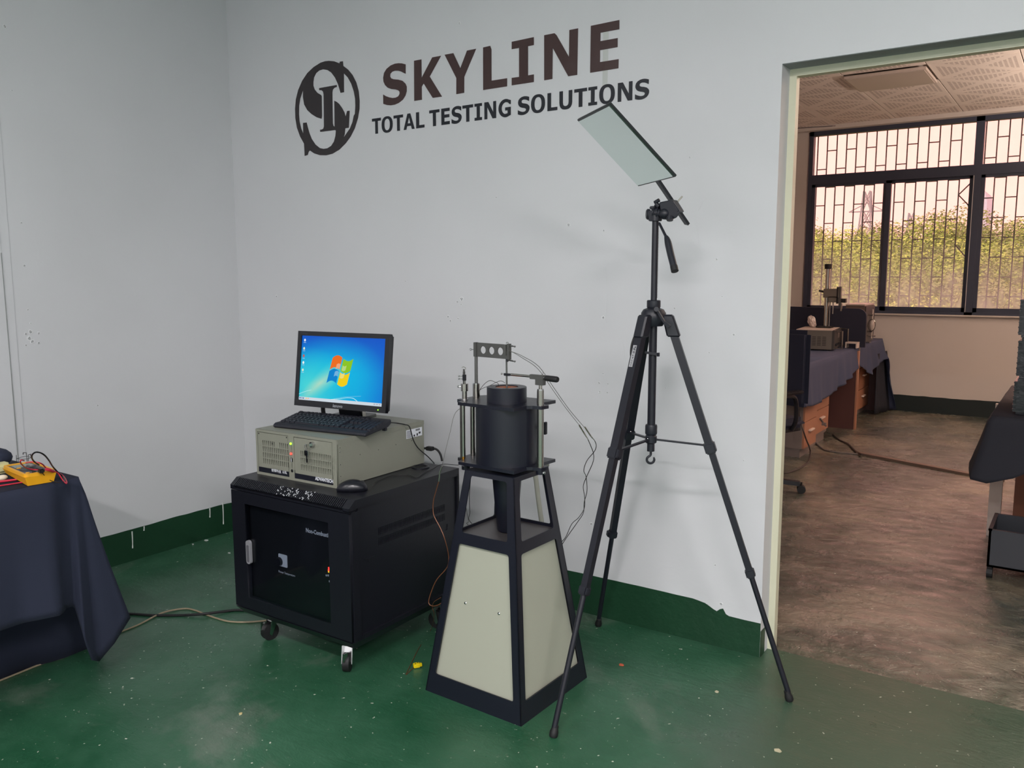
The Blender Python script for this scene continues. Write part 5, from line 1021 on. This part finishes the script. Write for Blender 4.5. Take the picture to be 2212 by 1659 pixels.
cloth('tablecloth','slate blue cloth over the desk in the next room, under the grey instrument','x',[(-2.75,6.25),(-1.70,6.25),(-1.70,8.04),(-2.75,8.04)],st,.7485,M_CL2,amp=.020,step=.03,seed=3)
pt=thing('desk_partition','dark navy desk screen with a rounded corner behind the grey instrument','partition',(-2.1,8.06,.745))
flat('screen_panel',[[(-2.95,.75),(-1.638,.75)]+[(-1.638-.07+.07*math.cos(R(a)),1.10-.07+.07*math.sin(R(a))+.0) for a in(0,20,40,60,80,90)]+[(-2.95,1.115)]],.03,frame((0,8.06,0),(1,0,0),(0,0,1),(0,-1,0)),mat('navy_screen_fabric',C(38,40,58),.8),pt,True)
MB().bb((-1.70,8.045,.72),(-1.68,8.075,.76)).build('screen_bracket',M_GSP,pt,True)
dk2=thing('desk','far desk by the window under a hanging dark cloth','desk',(-2.1,8.8,0))
MB().bb((-2.75,8.10,.72),(-1.74,9.33,.745)).build('desk_top',M_DBW,dk2,True); MB().bb((-2.72,9.27,0),(-1.76,9.31,.72)).build('end_panel',M_DBW,dk2,True); MB().bb((-2.70,8.10,0),(-1.80,8.13,.72)).build('end_panel',M_DBW,dk2,True)
st=[((-1.73,8.12),(-1.72,8.12,.60)),((-1.73,8.4),(-1.70,8.4,.52)),((-1.73,8.62),(-1.69,8.64,.44)),((-1.73,8.95),(-1.68,8.98,.52)),((-1.73,9.15),(-1.64,9.15,.56)),((-1.73,9.25),(-1.60,9.20,.30)),((-1.73,9.33),(-1.56,9.30,.02)),((-2.0,9.33),(-2.0,9.38,.02)),((-2.75,9.33),(-2.75,9.38,.02))]
cloth('tablecloth','slate blue cloth over the far desk, its corner hanging beside the window wall','x',[(-2.75,8.12),(-1.73,8.12),(-1.73,9.33),(-2.75,9.33)],st,.7485,M_CL2,amp=.02,step=.03,seed=5)
n_=MB(); N=16; vs=[]
for i in range(N+1):
    t=i/N; y=8.95+.42*t
    for j in range(9): z=.62-.61*j/8; vs.append((-1.70+.10*t*(j/8)+.012*math.sin(t*14),y,z))
o=n_.add(vs,[(i*9+j,(i+1)*9+j,(i+1)*9+j+1,i*9+j+1) for i in range(N) for j in range(8)]).build('hanging_cloth',mat('black_blue_cloth',C(34,36,46),.85),smooth='all'); tag(o,'near black cloth hanging to the floor below the far desk cloth','cloth'); o.modifiers.new('s','SOLIDIFY').thickness=.003
# instrument box
M_INS=mat('grey_instrument_case',C(112,106,98),.45); M_INL=mat('pale_lit_top_and_holder',C(206,190,180),.4)  # pale tone paints light onto the box tops; the white holder shares it
ib=thing('bench_instrument','grey box instrument with vents and a framed front on the blue cloth','instrument',(-1.95,7.7,.75),R(6))
def lb_(e,p): return rmat(e).inverted()@Vector(p)
MB().bb((-.165,-.20,.010),(.13,.26,.175),bev=.003).build('case',M_INS,ib); MB().bb((-.167,-.202,.175),(.132,.262,.181)).build('pale_case_top',M_INL,ib)
vn=MB()
for k in range(5): 
    for j in range(6): vn.bb((-.115+.042*k,-.203,.045+.014*j),(-.085+.042*k,-.200,.052+.014*j))
vn.build('side_vents',mat('vent_shadow_grey',C(70,66,62),.7),ib)
MB().bb((.13,-.195,.012),(.150,.255,.178)).build('front_bezel',mat('dark_bezel',C(62,58,56),.45),ib); MB().bb((.15,.02,.10),(.152,.12,.145)).build('display',mat('pale_meter_window',C(120,110,104),.4),ib)
for y in(-.12,-.05,.04,.10): MB().cyl((.15,y,.05),(.165,y,.05),.010,n=12).build('dial_knob',M_PLB,ib)
for y in(-.16,.22): MB().tube([(.15,y,.02),(.21,y,.02),(.21,y,.17),(.15,y,.17)],.007,6,1).build('carry_handle',M_STEEL,ib)
for x,y in((-.14,-.17),(-.14,.23),(.11,-.17),(.11,.23)): MB().cyl((x,y,0),(x,y,.012),.012,n=10).build('foot',M_RUB,ib)
# stand with column
sg=thing('microscope_stand','tall steel column stand with a focusing block, behind the grey instrument','stand',PY(1785,706,7.86))
yS=7.86
def bx(u0,v0,u1,v1,y0,y1): a=PY(u0,v1,y0);b2=PY(u1,v0,y0); return (Vector((a.x,y0,a.z)),Vector((b2.x,y1,b2.z)))
top=PY(1788,580,yS);bot=PY(1784,706,yS); cx=(top.x+bot.x)/2
zb=ib.location.z+.181
MB().cyl((cx,yS,zb+.012),(cx,yS,top.z),.019,n=18).build('column',M_STEEL,sg,True,smooth=True)
MB().cyl((cx,yS,top.z-.004),(cx,yS,top.z+.040),.030,n=20).build('column_cap',M_RUB,sg,True,smooth=True)
MB().box((cx,yS-.02,zb+.007),(.13,.12,.012),bev=.002).build('stand_base',M_RUB,sg,True)
a,b2=bx(1778,624,1812,643,yS-.03,yS+.03); MB().bb(a,b2,bev=.003).build('focus_block',M_INS,sg,True)
a,b2=bx(1788,640,1808,653,yS-.03,yS+.03); MB().bb(a,b2,bev=.003).build('focus_block_lower',M_INS,sg,True)
a,b2=bx(1806,620,1811,656,yS-.032,yS+.032); MB().bb(a,b2).build('slide_rail',M_PLB,sg,True)
a,b2=bx(1811,619,1817,661,yS-.02,yS+.02); MB().bb(a,b2).build('slide_plate',M_GRY,sg,True)
MB().cyl(PY(1779,630,yS-.01),PY(1770,628,yS-.04),.010,n=12).build('clamp_lever',M_RUB,sg,True,smooth=True)
a,b2=bx(1817,645,1827,654,yS-.01,yS+.04); MB().bb(a,b2).build('probe_block',M_PLB,sg,True); a,b2=bx(1815,655,1819,672,yS-.01,yS+.01); MB().bb(a,b2).build('probe_pin',M_STEEL,sg,True)
MB().cyl(PY(1793,652,yS+.02),Vector((PY(1793,652,yS+.02).x,yS+.02,zb+.012)),.006,n=10).build('guide_rod',M_CHROME,sg,True); MB().cyl(PY(1800,652,yS+.05),Vector((PY(1800,652,yS+.05).x,yS+.05,PY(1800,678,yS+.05).z)),.006,n=10).build('guide_rod',M_CHROME,sg,True)
# second instrument behind the screen
yI=8.55; a=PY(1824,731,yI); b2=PY(1868,660,yI)
i2=thing('bench_instrument','brownish box instrument behind the navy desk screen by the window','instrument',(a.x,yI,.75))
MB().bb((a.x,yI,.752),(b2.x,yI+.42,b2.z)).build('case',mat('brown_grey_case',C(104,88,80),.5),i2,True); MB().bb((a.x-.004,yI-.004,b2.z),(b2.x+.004,yI+.424,b2.z+.012)).build('pale_case_top',M_INL,i2,True)  # top slab coloured paler than the case to show it lit
MB().bb((b2.x,yI+.01,.76),(b2.x+.012,yI+.41,b2.z-.01)).build('front_frame',mat('dark_bezel',C(62,58,56),.45),i2,True)
for z in(.86,1.02): MB().cyl((b2.x+.010,yI+.1,z),(b2.x+.06,yI+.1,z),.009,n=10).build('clamp_screw',M_STEEL,i2,True)
f0=PY(1884,702,8.65)
gf=thing('glass_sampler','oval glass sampler clamped upright beside the brown instrument','glassware',(f0.x,8.65,.80))
MB().lathe([(.006,-.13),(.006,-.05),(.018,-.035),(.022,0),(.018,.035),(.006,.05),(.006,.15)],(f0.x,8.65,f0.z),16).build('glass_bulb',mat('frosted_glass',C(214,200,190),.2,alpha=1),gf,True,smooth=True)
MB().tube([Vector((f0.x+.032*math.cos(a_),8.63,f0.z+.055*math.sin(a_))) for a_ in [2*PI*k/14 for k in range(15)]],.004,6,2).build('clamp_ring',M_STEEL,gf,True)
MB().cyl(PY(1868,724,8.65),PY(1891,726,8.65),.006,n=8).build('clamp_bar',M_STEEL,gf,True); MB().cyl((f0.x-.045,8.65,.752),(f0.x-.045,8.65,f0.z+.10),.005,n=8).box((f0.x-.045,8.65,.757),(.07,.07,.010)).build('clamp_stand',M_STEEL,gf,True)
# small white holder on the cloth and crumpled plastic bag
q=PZ(1838,752,.752); e=thing('dish_holder','small white bridge shaped holder at the edge of the blue cloth','holder',q)
MB().bb(q+Vector((-.05,0,.04)),q+Vector((.05,.10,.052))).bb(q+Vector((-.05,0,0)),q+Vector((-.04,.10,.042))).bb(q+Vector((.04,0,0)),q+Vector((.05,.10,.042))).build('holder_body',M_INL,e,True)
zt2=zb
q=PY(1754,697,7.80); q.z=zt2+.055
b=bmesh.new(); bmesh.ops.create_icosphere(b,subdivisions=3,radius=1)
for v in b.verts:
    nn=noise.noise(v.co*2.3+Vector((3,1,2)))*.35+noise.noise(v.co*6)*.15; v.co=v.co*(1+nn); v.co=Vector((v.co.x*.036-.012*v.co.z,v.co.y*.030,max(-.052,v.co.z*.052)))+q
me=bpy.data.meshes.new('crumpled_bag'); b.to_mesh(me); b.free(); o=link('crumpled_bag',me,mat('clear_crumpled_plastic',C(206,192,186),.15,coat=.5)); tag(o,'crumpled clear plastic bag on top of the grey instrument','bag')
# office chair
ch=thing('office_chair','dark swivel chair mostly hidden behind the left door jamb','chair',(-1.73,5.33,0),R(-20))
cb=MB()
for k in range(5):
    a=R(72*k-34); cb.bar((0,0,.085),(.29*math.cos(a),.29*math.sin(a),.062),.04,.028)
cb.cyl((0,0,.07),(0,0,.12),.045); cb.build('star_base',M_PLB,ch)
for k in range(5):
    a=R(72*k-34); w_2=MB(); c_=Vector((.30*math.cos(a),.30*math.sin(a),.027)); tdir=Vector((-math.sin(a),math.cos(a),0))
    for s in(-1,1): w_2.cyl(c_+tdir*s*.008,c_+tdir*s*.024,.027,n=16)
    w_2.cyl(c_,c_+Vector((0,0,.045)),.006,n=8); w_2.build('castor',M_RUB,ch,smooth=True)
MB().cyl((0,0,.10),(0,0,.42),.025).build('gas_post',M_PLB,ch,smooth=True)
MB().box((0,0,.46),(.46,.46,.07),bev=.03).build('seat',mat('navy_chair_fabric',C(36,40,58),.85),ch,smooth=True); MB().box((0,0,.415),(.40,.40,.02)).build('seat_pan',M_PLB,ch)
MB().box((0,.24,.80),(.44,.06,.50),bev=.028).build('backrest',mat('navy_chair_fabric',C(36,40,58),.85),ch,smooth=True); MB().bar((0,.05,.42),(0,.27,.62),.06,.012).build('back_bar',M_PLB,ch)
for s in(-1,1): MB().tube([(s*.24,.05,.43),(s*.27,.05,.50),(s*.27,.03,.64),(s*.27,-.10,.66)],.014,8).box((s*.27,-.03,.675),(.05,.25,.022),bev=.008).build('armrest',M_PLB,ch)
# floor channel and cords
b=MB(); p0=PZ(1853,981,0);p1=PZ(2166,1041,0); b.bar(p0+Vector((0,0,.009)),p1+Vector((0,0,.009)),.05,.018); o=b.build('cable_channel',mat('brown_floor_channel',C(110,90,78),.5)); tag(o,'long flat brown cable channel lying across the next room floor','cable channel')
M_CD=mat('dark_brown_cord',C(58,46,44),.6)
o=MB().tube([PZ(1800,939,.006),PZ(1812,950,.006),PZ(1830,958,.006),PZ(1841,968,.006),PZ(1850,976,.010),PZ(1862,982,.02)],.008,6).build('floor_cable',M_CD); tag(o,'dark cord running from under the desk to the end of the brown channel','cord')
o=MB().tube([PZ(1762,956,.006),PZ(1775,968,.006),PZ(1790,974,.006),PZ(1820,978,.006),PZ(1853,981,.006)],.007,6).build('floor_cable',mat('grey_cord',C(112,102,98),.6)); tag(o,'grey cord running from the grey pedestal to the brown channel','cord')
o=MB().tube([PY(1722,800,6.30),PY(1724,850,6.30),PY(1727,900,6.30),PY(1740,945,6.30),PZ(1750,972,.03),PZ(1747,995,.006),PZ(1730,1010,.006),PZ(1705,1020,.006),PZ(1694,1022,.006)],.006,6).build('hanging_cable',M_CD); tag(o,'dark cord hanging from the blue cloth and curling on the floor by the pedestal','cord')
e=thing('power_plug','small grey plug leaning against the orange drawers','plug',PZ(1781,920,.2)); MB().cyl(PY(1772,905,6.93),PY(1784,920,6.80),.008,n=8).box(PY(1780,916,6.83),(.03,.03,.02)).build('plug_body',mat('grey_cord',C(112,102,98),.6),e,True)
# ---- right side table, wrapped stack, trolley box
rtb=thing('packing_table','white legged table under a black cloth at the right edge of the doorway','table',(.1,5.0,0))
M_LEG=mat('warm_white_leg',C(190,176,166),.5); 
MB().bb((-.33,4.45,.72),(.62,5.75,.745)).build('table_top',M_LEG,rtb,True)
for x,y in((-.335,5.10),(.60,4.6),(.60,5.7)): MB().bb((x-.03,y-.02,0),(x+.03,y+.02,.72)).build('leg',M_LEG,rtb,True)
MB().bb((-.255,5.2,.02),(.58,5.75,.66)).build('cupboard_body',mat('warm_brown_cupboard',C(138,88,66),.5),rtb,True)
MB().bb((-.262,5.19,.66),(.59,5.76,.70)).build('cupboard_rim',M_DBW,rtb,True)
st=[((.62,4.45),(.62,4.42,.42)),((.25,4.45),(.25,4.41,.44)),((.0,4.45),(.0,4.41,.47)),((-.13,4.45),(-.13,4.42,.53)),((-.20,4.45),(-.22,4.42,.47)),((-.28,4.45),(-.33,4.42,.43)),((-.33,4.45),(-.39,4.43,.44)),((-.335,4.50),(-.405,4.52,.50)),((-.335,4.8),(-.39,4.8,.55)),((-.335,5.3),(-.37,5.3,.58)),((-.335,5.75),(-.36,5.75,.6))]
cloth('tablecloth','black cloth over the right table below the wrapped stack','x',[(.62,4.45),(-.335,4.45),(-.335,5.75),(.62,5.75)],st,.7485,mat('black_navy_cloth',C(30,32,42),.8,bump=.2,bscale=500),amp=.02,step=.03,seed=9)
sk_=PZ(2186,890,.75)
M_WRAP=mat('black_stretch_film',C(20,22,30),.3,bump=.6,bscale=16,coat=.15)
for k,(z0,z1,dx) in enumerate(((.752,.92,0),(.922,1.11,.004),(1.112,1.30,.0))):
    e=MB().bb((sk_.x+dx+.006,4.52,z0),(sk_.x+.50,5.0,z1),bev=.012).build('wrapped_box',M_WRAP); tag(e,['lowest black film wrapped box, resting on the black cloth','middle black film wrapped box of the stack on the right table','topmost black film wrapped box of the stack on the right table'][k],'wrapped box','wrapped boxes stacked on the right table')
    wr_=MB(); rr=random.Random(k)
    for i in range(7): z=z0+.02+(z1-z0-.04)*i/6; wr_.bb((sk_.x+dx+.0045,4.518,z),(sk_.x+.502,5.002,z+.003+.004*rr.random()))
    wr_.build('film_pleat',M_WRAP,e)
tl=thing('storage_trolley','low grey open box trolley with castors at the right edge of the doorway','trolley',(-.05,4.5,0))
M_TR=mat('dark_grey_steel_sheet',C(52,54,60),.45); zt_,zb_=.232,.060; tx,ty=-.300,4.33
for a,b2 in(((tx,ty,zb_),(tx+.52,ty+.012,zt_)),((tx,ty+.31,zb_),(tx+.52,ty+.32,zt_)),((tx,ty,zb_),(tx+.010,ty+.32,zt_)),((tx+.51,ty,zb_),(tx+.52,ty+.32,zt_)),((tx,ty,zb_),(tx+.52,ty+.32,zb_+.01))): MB().bb(a,b2).build('box_wall',M_TR,tl,True)
for a,b2 in(((tx-.003,ty-.003,zt_),(tx+.523,ty+.014,zt_+.006)),((tx-.003,ty-.003,zt_),(tx+.013,ty+.323,zt_+.006)),((tx-.003,ty+.308,zt_),(tx+.523,ty+.323,zt_+.006))): MB().bb(a,b2).build('rim',M_TR,tl,True)
for x,y in((.012,.03),(.012,.29),(.50,.03),(.50,.29)): MB().cyl((tx+x-.012,ty+y,.026),(tx+x+.012,ty+y,.026),.026,n=16).box((tx+x,ty+y,.055),(.018,.03,.012)).build('castor',M_RUB,tl,True)
# ================================================================ outside
M_LEAF=[]
for i,c in enumerate(((150,182,82),(126,158,72),(174,204,98),(128,150,88))):
    m=mat('leaf_green_%s'%['olive','deep','bright','grey'][i],C(*c),.6,var=.25,vscale=.6); M_LEAF.append(m)
M_TRK=mat('tree_bark',C(96,84,70),.9)
struct(MB().add([(-60,12,-7),(60,12,-7),(80,40,-6.2),(-80,40,-6.2),(110,90,-1),(-110,90,-1)],[(0,1,2,3),(3,2,4,5)]).build('ground_outside',mat('scrub_ground',C(96,104,66),.9,var=.2,vscale=.3)))
def crownmesh(seed,open_=0):
    rn=random.Random(seed); b=MB(); blobs=[(Vector((rn.gauss(0,.42),rn.gauss(0,.42),rn.uniform(-.35,.75))),rn.uniform(.28,.5)) for _ in range(11 if not open_ else 9)]
    for c,r_ in blobs:
        for k in range(620 if not open_ else 380):
            d=Vector((rn.gauss(0,1),rn.gauss(0,1),rn.gauss(0,.8))).normalized(); p=c+d*r_*(rn.uniform(.72,1.05)); s=rn.uniform(.012,.030)
            nrm=(d+Vector((rn.gauss(0,.5),rn.gauss(0,.5),rn.gauss(0,.5)+.3))).normalized(); t=nrm.orthogonal().normalized(); q=nrm.cross(t); a=rn.uniform(0,6.28); t,q=t*math.cos(a)+q*math.sin(a),q*math.cos(a)-t*math.sin(a)
            b.add([p-t*s,p+q*s*.6,p+t*s,p-q*s*.6],[(0,1,2,3)])
    return b
CM=[crownmesh(i) for i in range(4)]+[crownmesh(9,1)]
cme=[]
for i,b in enumerate(CM):
    me=bpy.data.meshes.new('crown'); me.from_pydata([tuple(v) for v in b.v],[],b.f); cme.append(me)
# core volumes so that crowns are dense
tk=MB().cyl((0,0,-3.2),(0,0,.3),.10,.06,n=8); tme=bpy.data.meshes.new('trunk'); tme.from_pydata(tk.v,[],tk.f); tme.materials.append(M_TRK)
def tree(x,y,z,s,ci,mi,nm,sz=1.0,grp='trees outside the windows'):
    e=thing('tree',nm,'tree',(x,y,z-3.2*s),0,grp)
    o=bpy.data.objects.new('crown',cme[ci].copy() if False else cme[ci]); COL.objects.link(o); o.parent=e; o.location=(0,0,3.2*s); o.scale=(s*1.25,s*1.25,s*sz); 
    if not cme[ci].materials: cme[ci].materials.append(M_LEAF[0])
    o.material_slots[0].link='OBJECT'; o.material_slots[0].material=M_LEAF[mi]
    t=bpy.data.objects.new('trunk',tme); COL.objects.link(t); t.parent=e; t.location=(0,0,3.2*s); t.scale=(s,s,s)
    o.rotation_euler=(0,0,(x*7.3)%6.28)
rn=random.Random(12)
ORD=('first','second','third','fourth','fifth','sixth','seventh','eighth')
def treename(row,u,cnt):
    bay='left sash' if u<1917 else 'middle sash' if u<2100 else 'right window' if u<2215 else 'far right window'
    cnt[bay]=cnt.get(bay,0)+1
    return ('lowest bushy tree','mid slope leafy tree','leafy tree under the skyline','skyline tree')[row]+', %s from the left in the %s'%(ORD[cnt[bay]-1],bay)
# rows of trees, from near low scrub to the skyline
for row,(y,vt,dv,s) in enumerate(((24,640,25,1.5),(30,590,22,2.0),(37,545,18,2.3),(46,512,14,2.7))):
    u=1690; cnt={}
    while u<2330:
        v=vt+rn.uniform(-dv,dv); p=PY(u,v,y)
        tree(p.x,y+rn.uniform(-1.5,1.5),p.z-s*.7,s*rn.uniform(.85,1.15),rn.randrange(4),rn.choice((0,0,1,2,3,2)),treename(row,u,cnt))
        u+=rn.uniform(.75,1.05)*s*1807/ y*.9/1.0*1.0
for (u,v,s),nm in zip(((1895,490,2.0),(1960,478,2.6),(2148,498,1.9),(2185,487,2.2),(2052,508,1.8)),('open crowned tree above the skyline beside the left sash bar','tallest open crowned tree, above the skyline in the middle sash','smaller open crowned tree above the skyline in the right window','larger open crowned tree above the skyline in the right window','small open crowned tree above the skyline at the right end of the middle sash')):
    p=PY(u,v,47); tree(p.x,47,p.z-s*.55,s,4,3,nm,.75)
# pylons and far tower, hazy hill
M_PYL=mat('pale_lattice_steel',C(130,140,150),.7)
for i,(u,vt,vb,y) in enumerate(((1874,413,560,110),(1969,460,560,150))):
    t=PY(u,vt,y);b_=PY(u,vb,y); hgt=t.z-b_.z+12; py=MB(); w0=hgt*.085
    def lv(f): return w0*(1-f)**1.1+.35
    N=9
    for k in range(N):
        f0,f1=k/N,(k+1)/N; z0=t.z-hgt+hgt*f0; z1=t.z-hgt+hgt*f1
        for sx_ in(-1,1):
            for sy in(-1,1): py.bar((t.x+sx_*lv(f0),y+sy*lv(f0),z0),(t.x+sx_*lv(f1),y+sy*lv(f1),z1),.16,.16,(0,1,0))
        for sy in(-1,1): py.bar((t.x-lv(f0),y+sy*lv(f0),z0),(t.x+lv(f1),y+sy*lv(f1),z1),.1,.1,(0,1,0)); py.bar((t.x+lv(f0),y+sy*lv(f0),z0),(t.x-lv(f1),y+sy*lv(f1),z1),.1,.1,(0,1,0))
    e=thing('power_pylon',['nearer tall lattice power pylon beyond the left window','smaller farther lattice power pylon beyond the middle sash'][i],'pylon',(t.x,y,t.z-hgt),0,'power pylons beyond the trees')
    py.build('lattice_mast',M_PYL,e,True)
    ar=MB()
    for z in(t.z-hgt*.12,t.z-hgt*.26,t.z-hgt*.40): ar.bar((t.x-hgt*.10,y,z),(t.x+hgt*.10,y,z),.14,.2,(0,1,0)); ar.bar((t.x-hgt*.10,y,z),(t.x,y,z+hgt*.05),.1,.1,(0,1,0)); ar.bar((t.x+hgt*.10,y,z),(t.x,y,z+hgt*.05),.1,.1,(0,1,0))
    ar.build('cross_arm',M_PYL,e,True)
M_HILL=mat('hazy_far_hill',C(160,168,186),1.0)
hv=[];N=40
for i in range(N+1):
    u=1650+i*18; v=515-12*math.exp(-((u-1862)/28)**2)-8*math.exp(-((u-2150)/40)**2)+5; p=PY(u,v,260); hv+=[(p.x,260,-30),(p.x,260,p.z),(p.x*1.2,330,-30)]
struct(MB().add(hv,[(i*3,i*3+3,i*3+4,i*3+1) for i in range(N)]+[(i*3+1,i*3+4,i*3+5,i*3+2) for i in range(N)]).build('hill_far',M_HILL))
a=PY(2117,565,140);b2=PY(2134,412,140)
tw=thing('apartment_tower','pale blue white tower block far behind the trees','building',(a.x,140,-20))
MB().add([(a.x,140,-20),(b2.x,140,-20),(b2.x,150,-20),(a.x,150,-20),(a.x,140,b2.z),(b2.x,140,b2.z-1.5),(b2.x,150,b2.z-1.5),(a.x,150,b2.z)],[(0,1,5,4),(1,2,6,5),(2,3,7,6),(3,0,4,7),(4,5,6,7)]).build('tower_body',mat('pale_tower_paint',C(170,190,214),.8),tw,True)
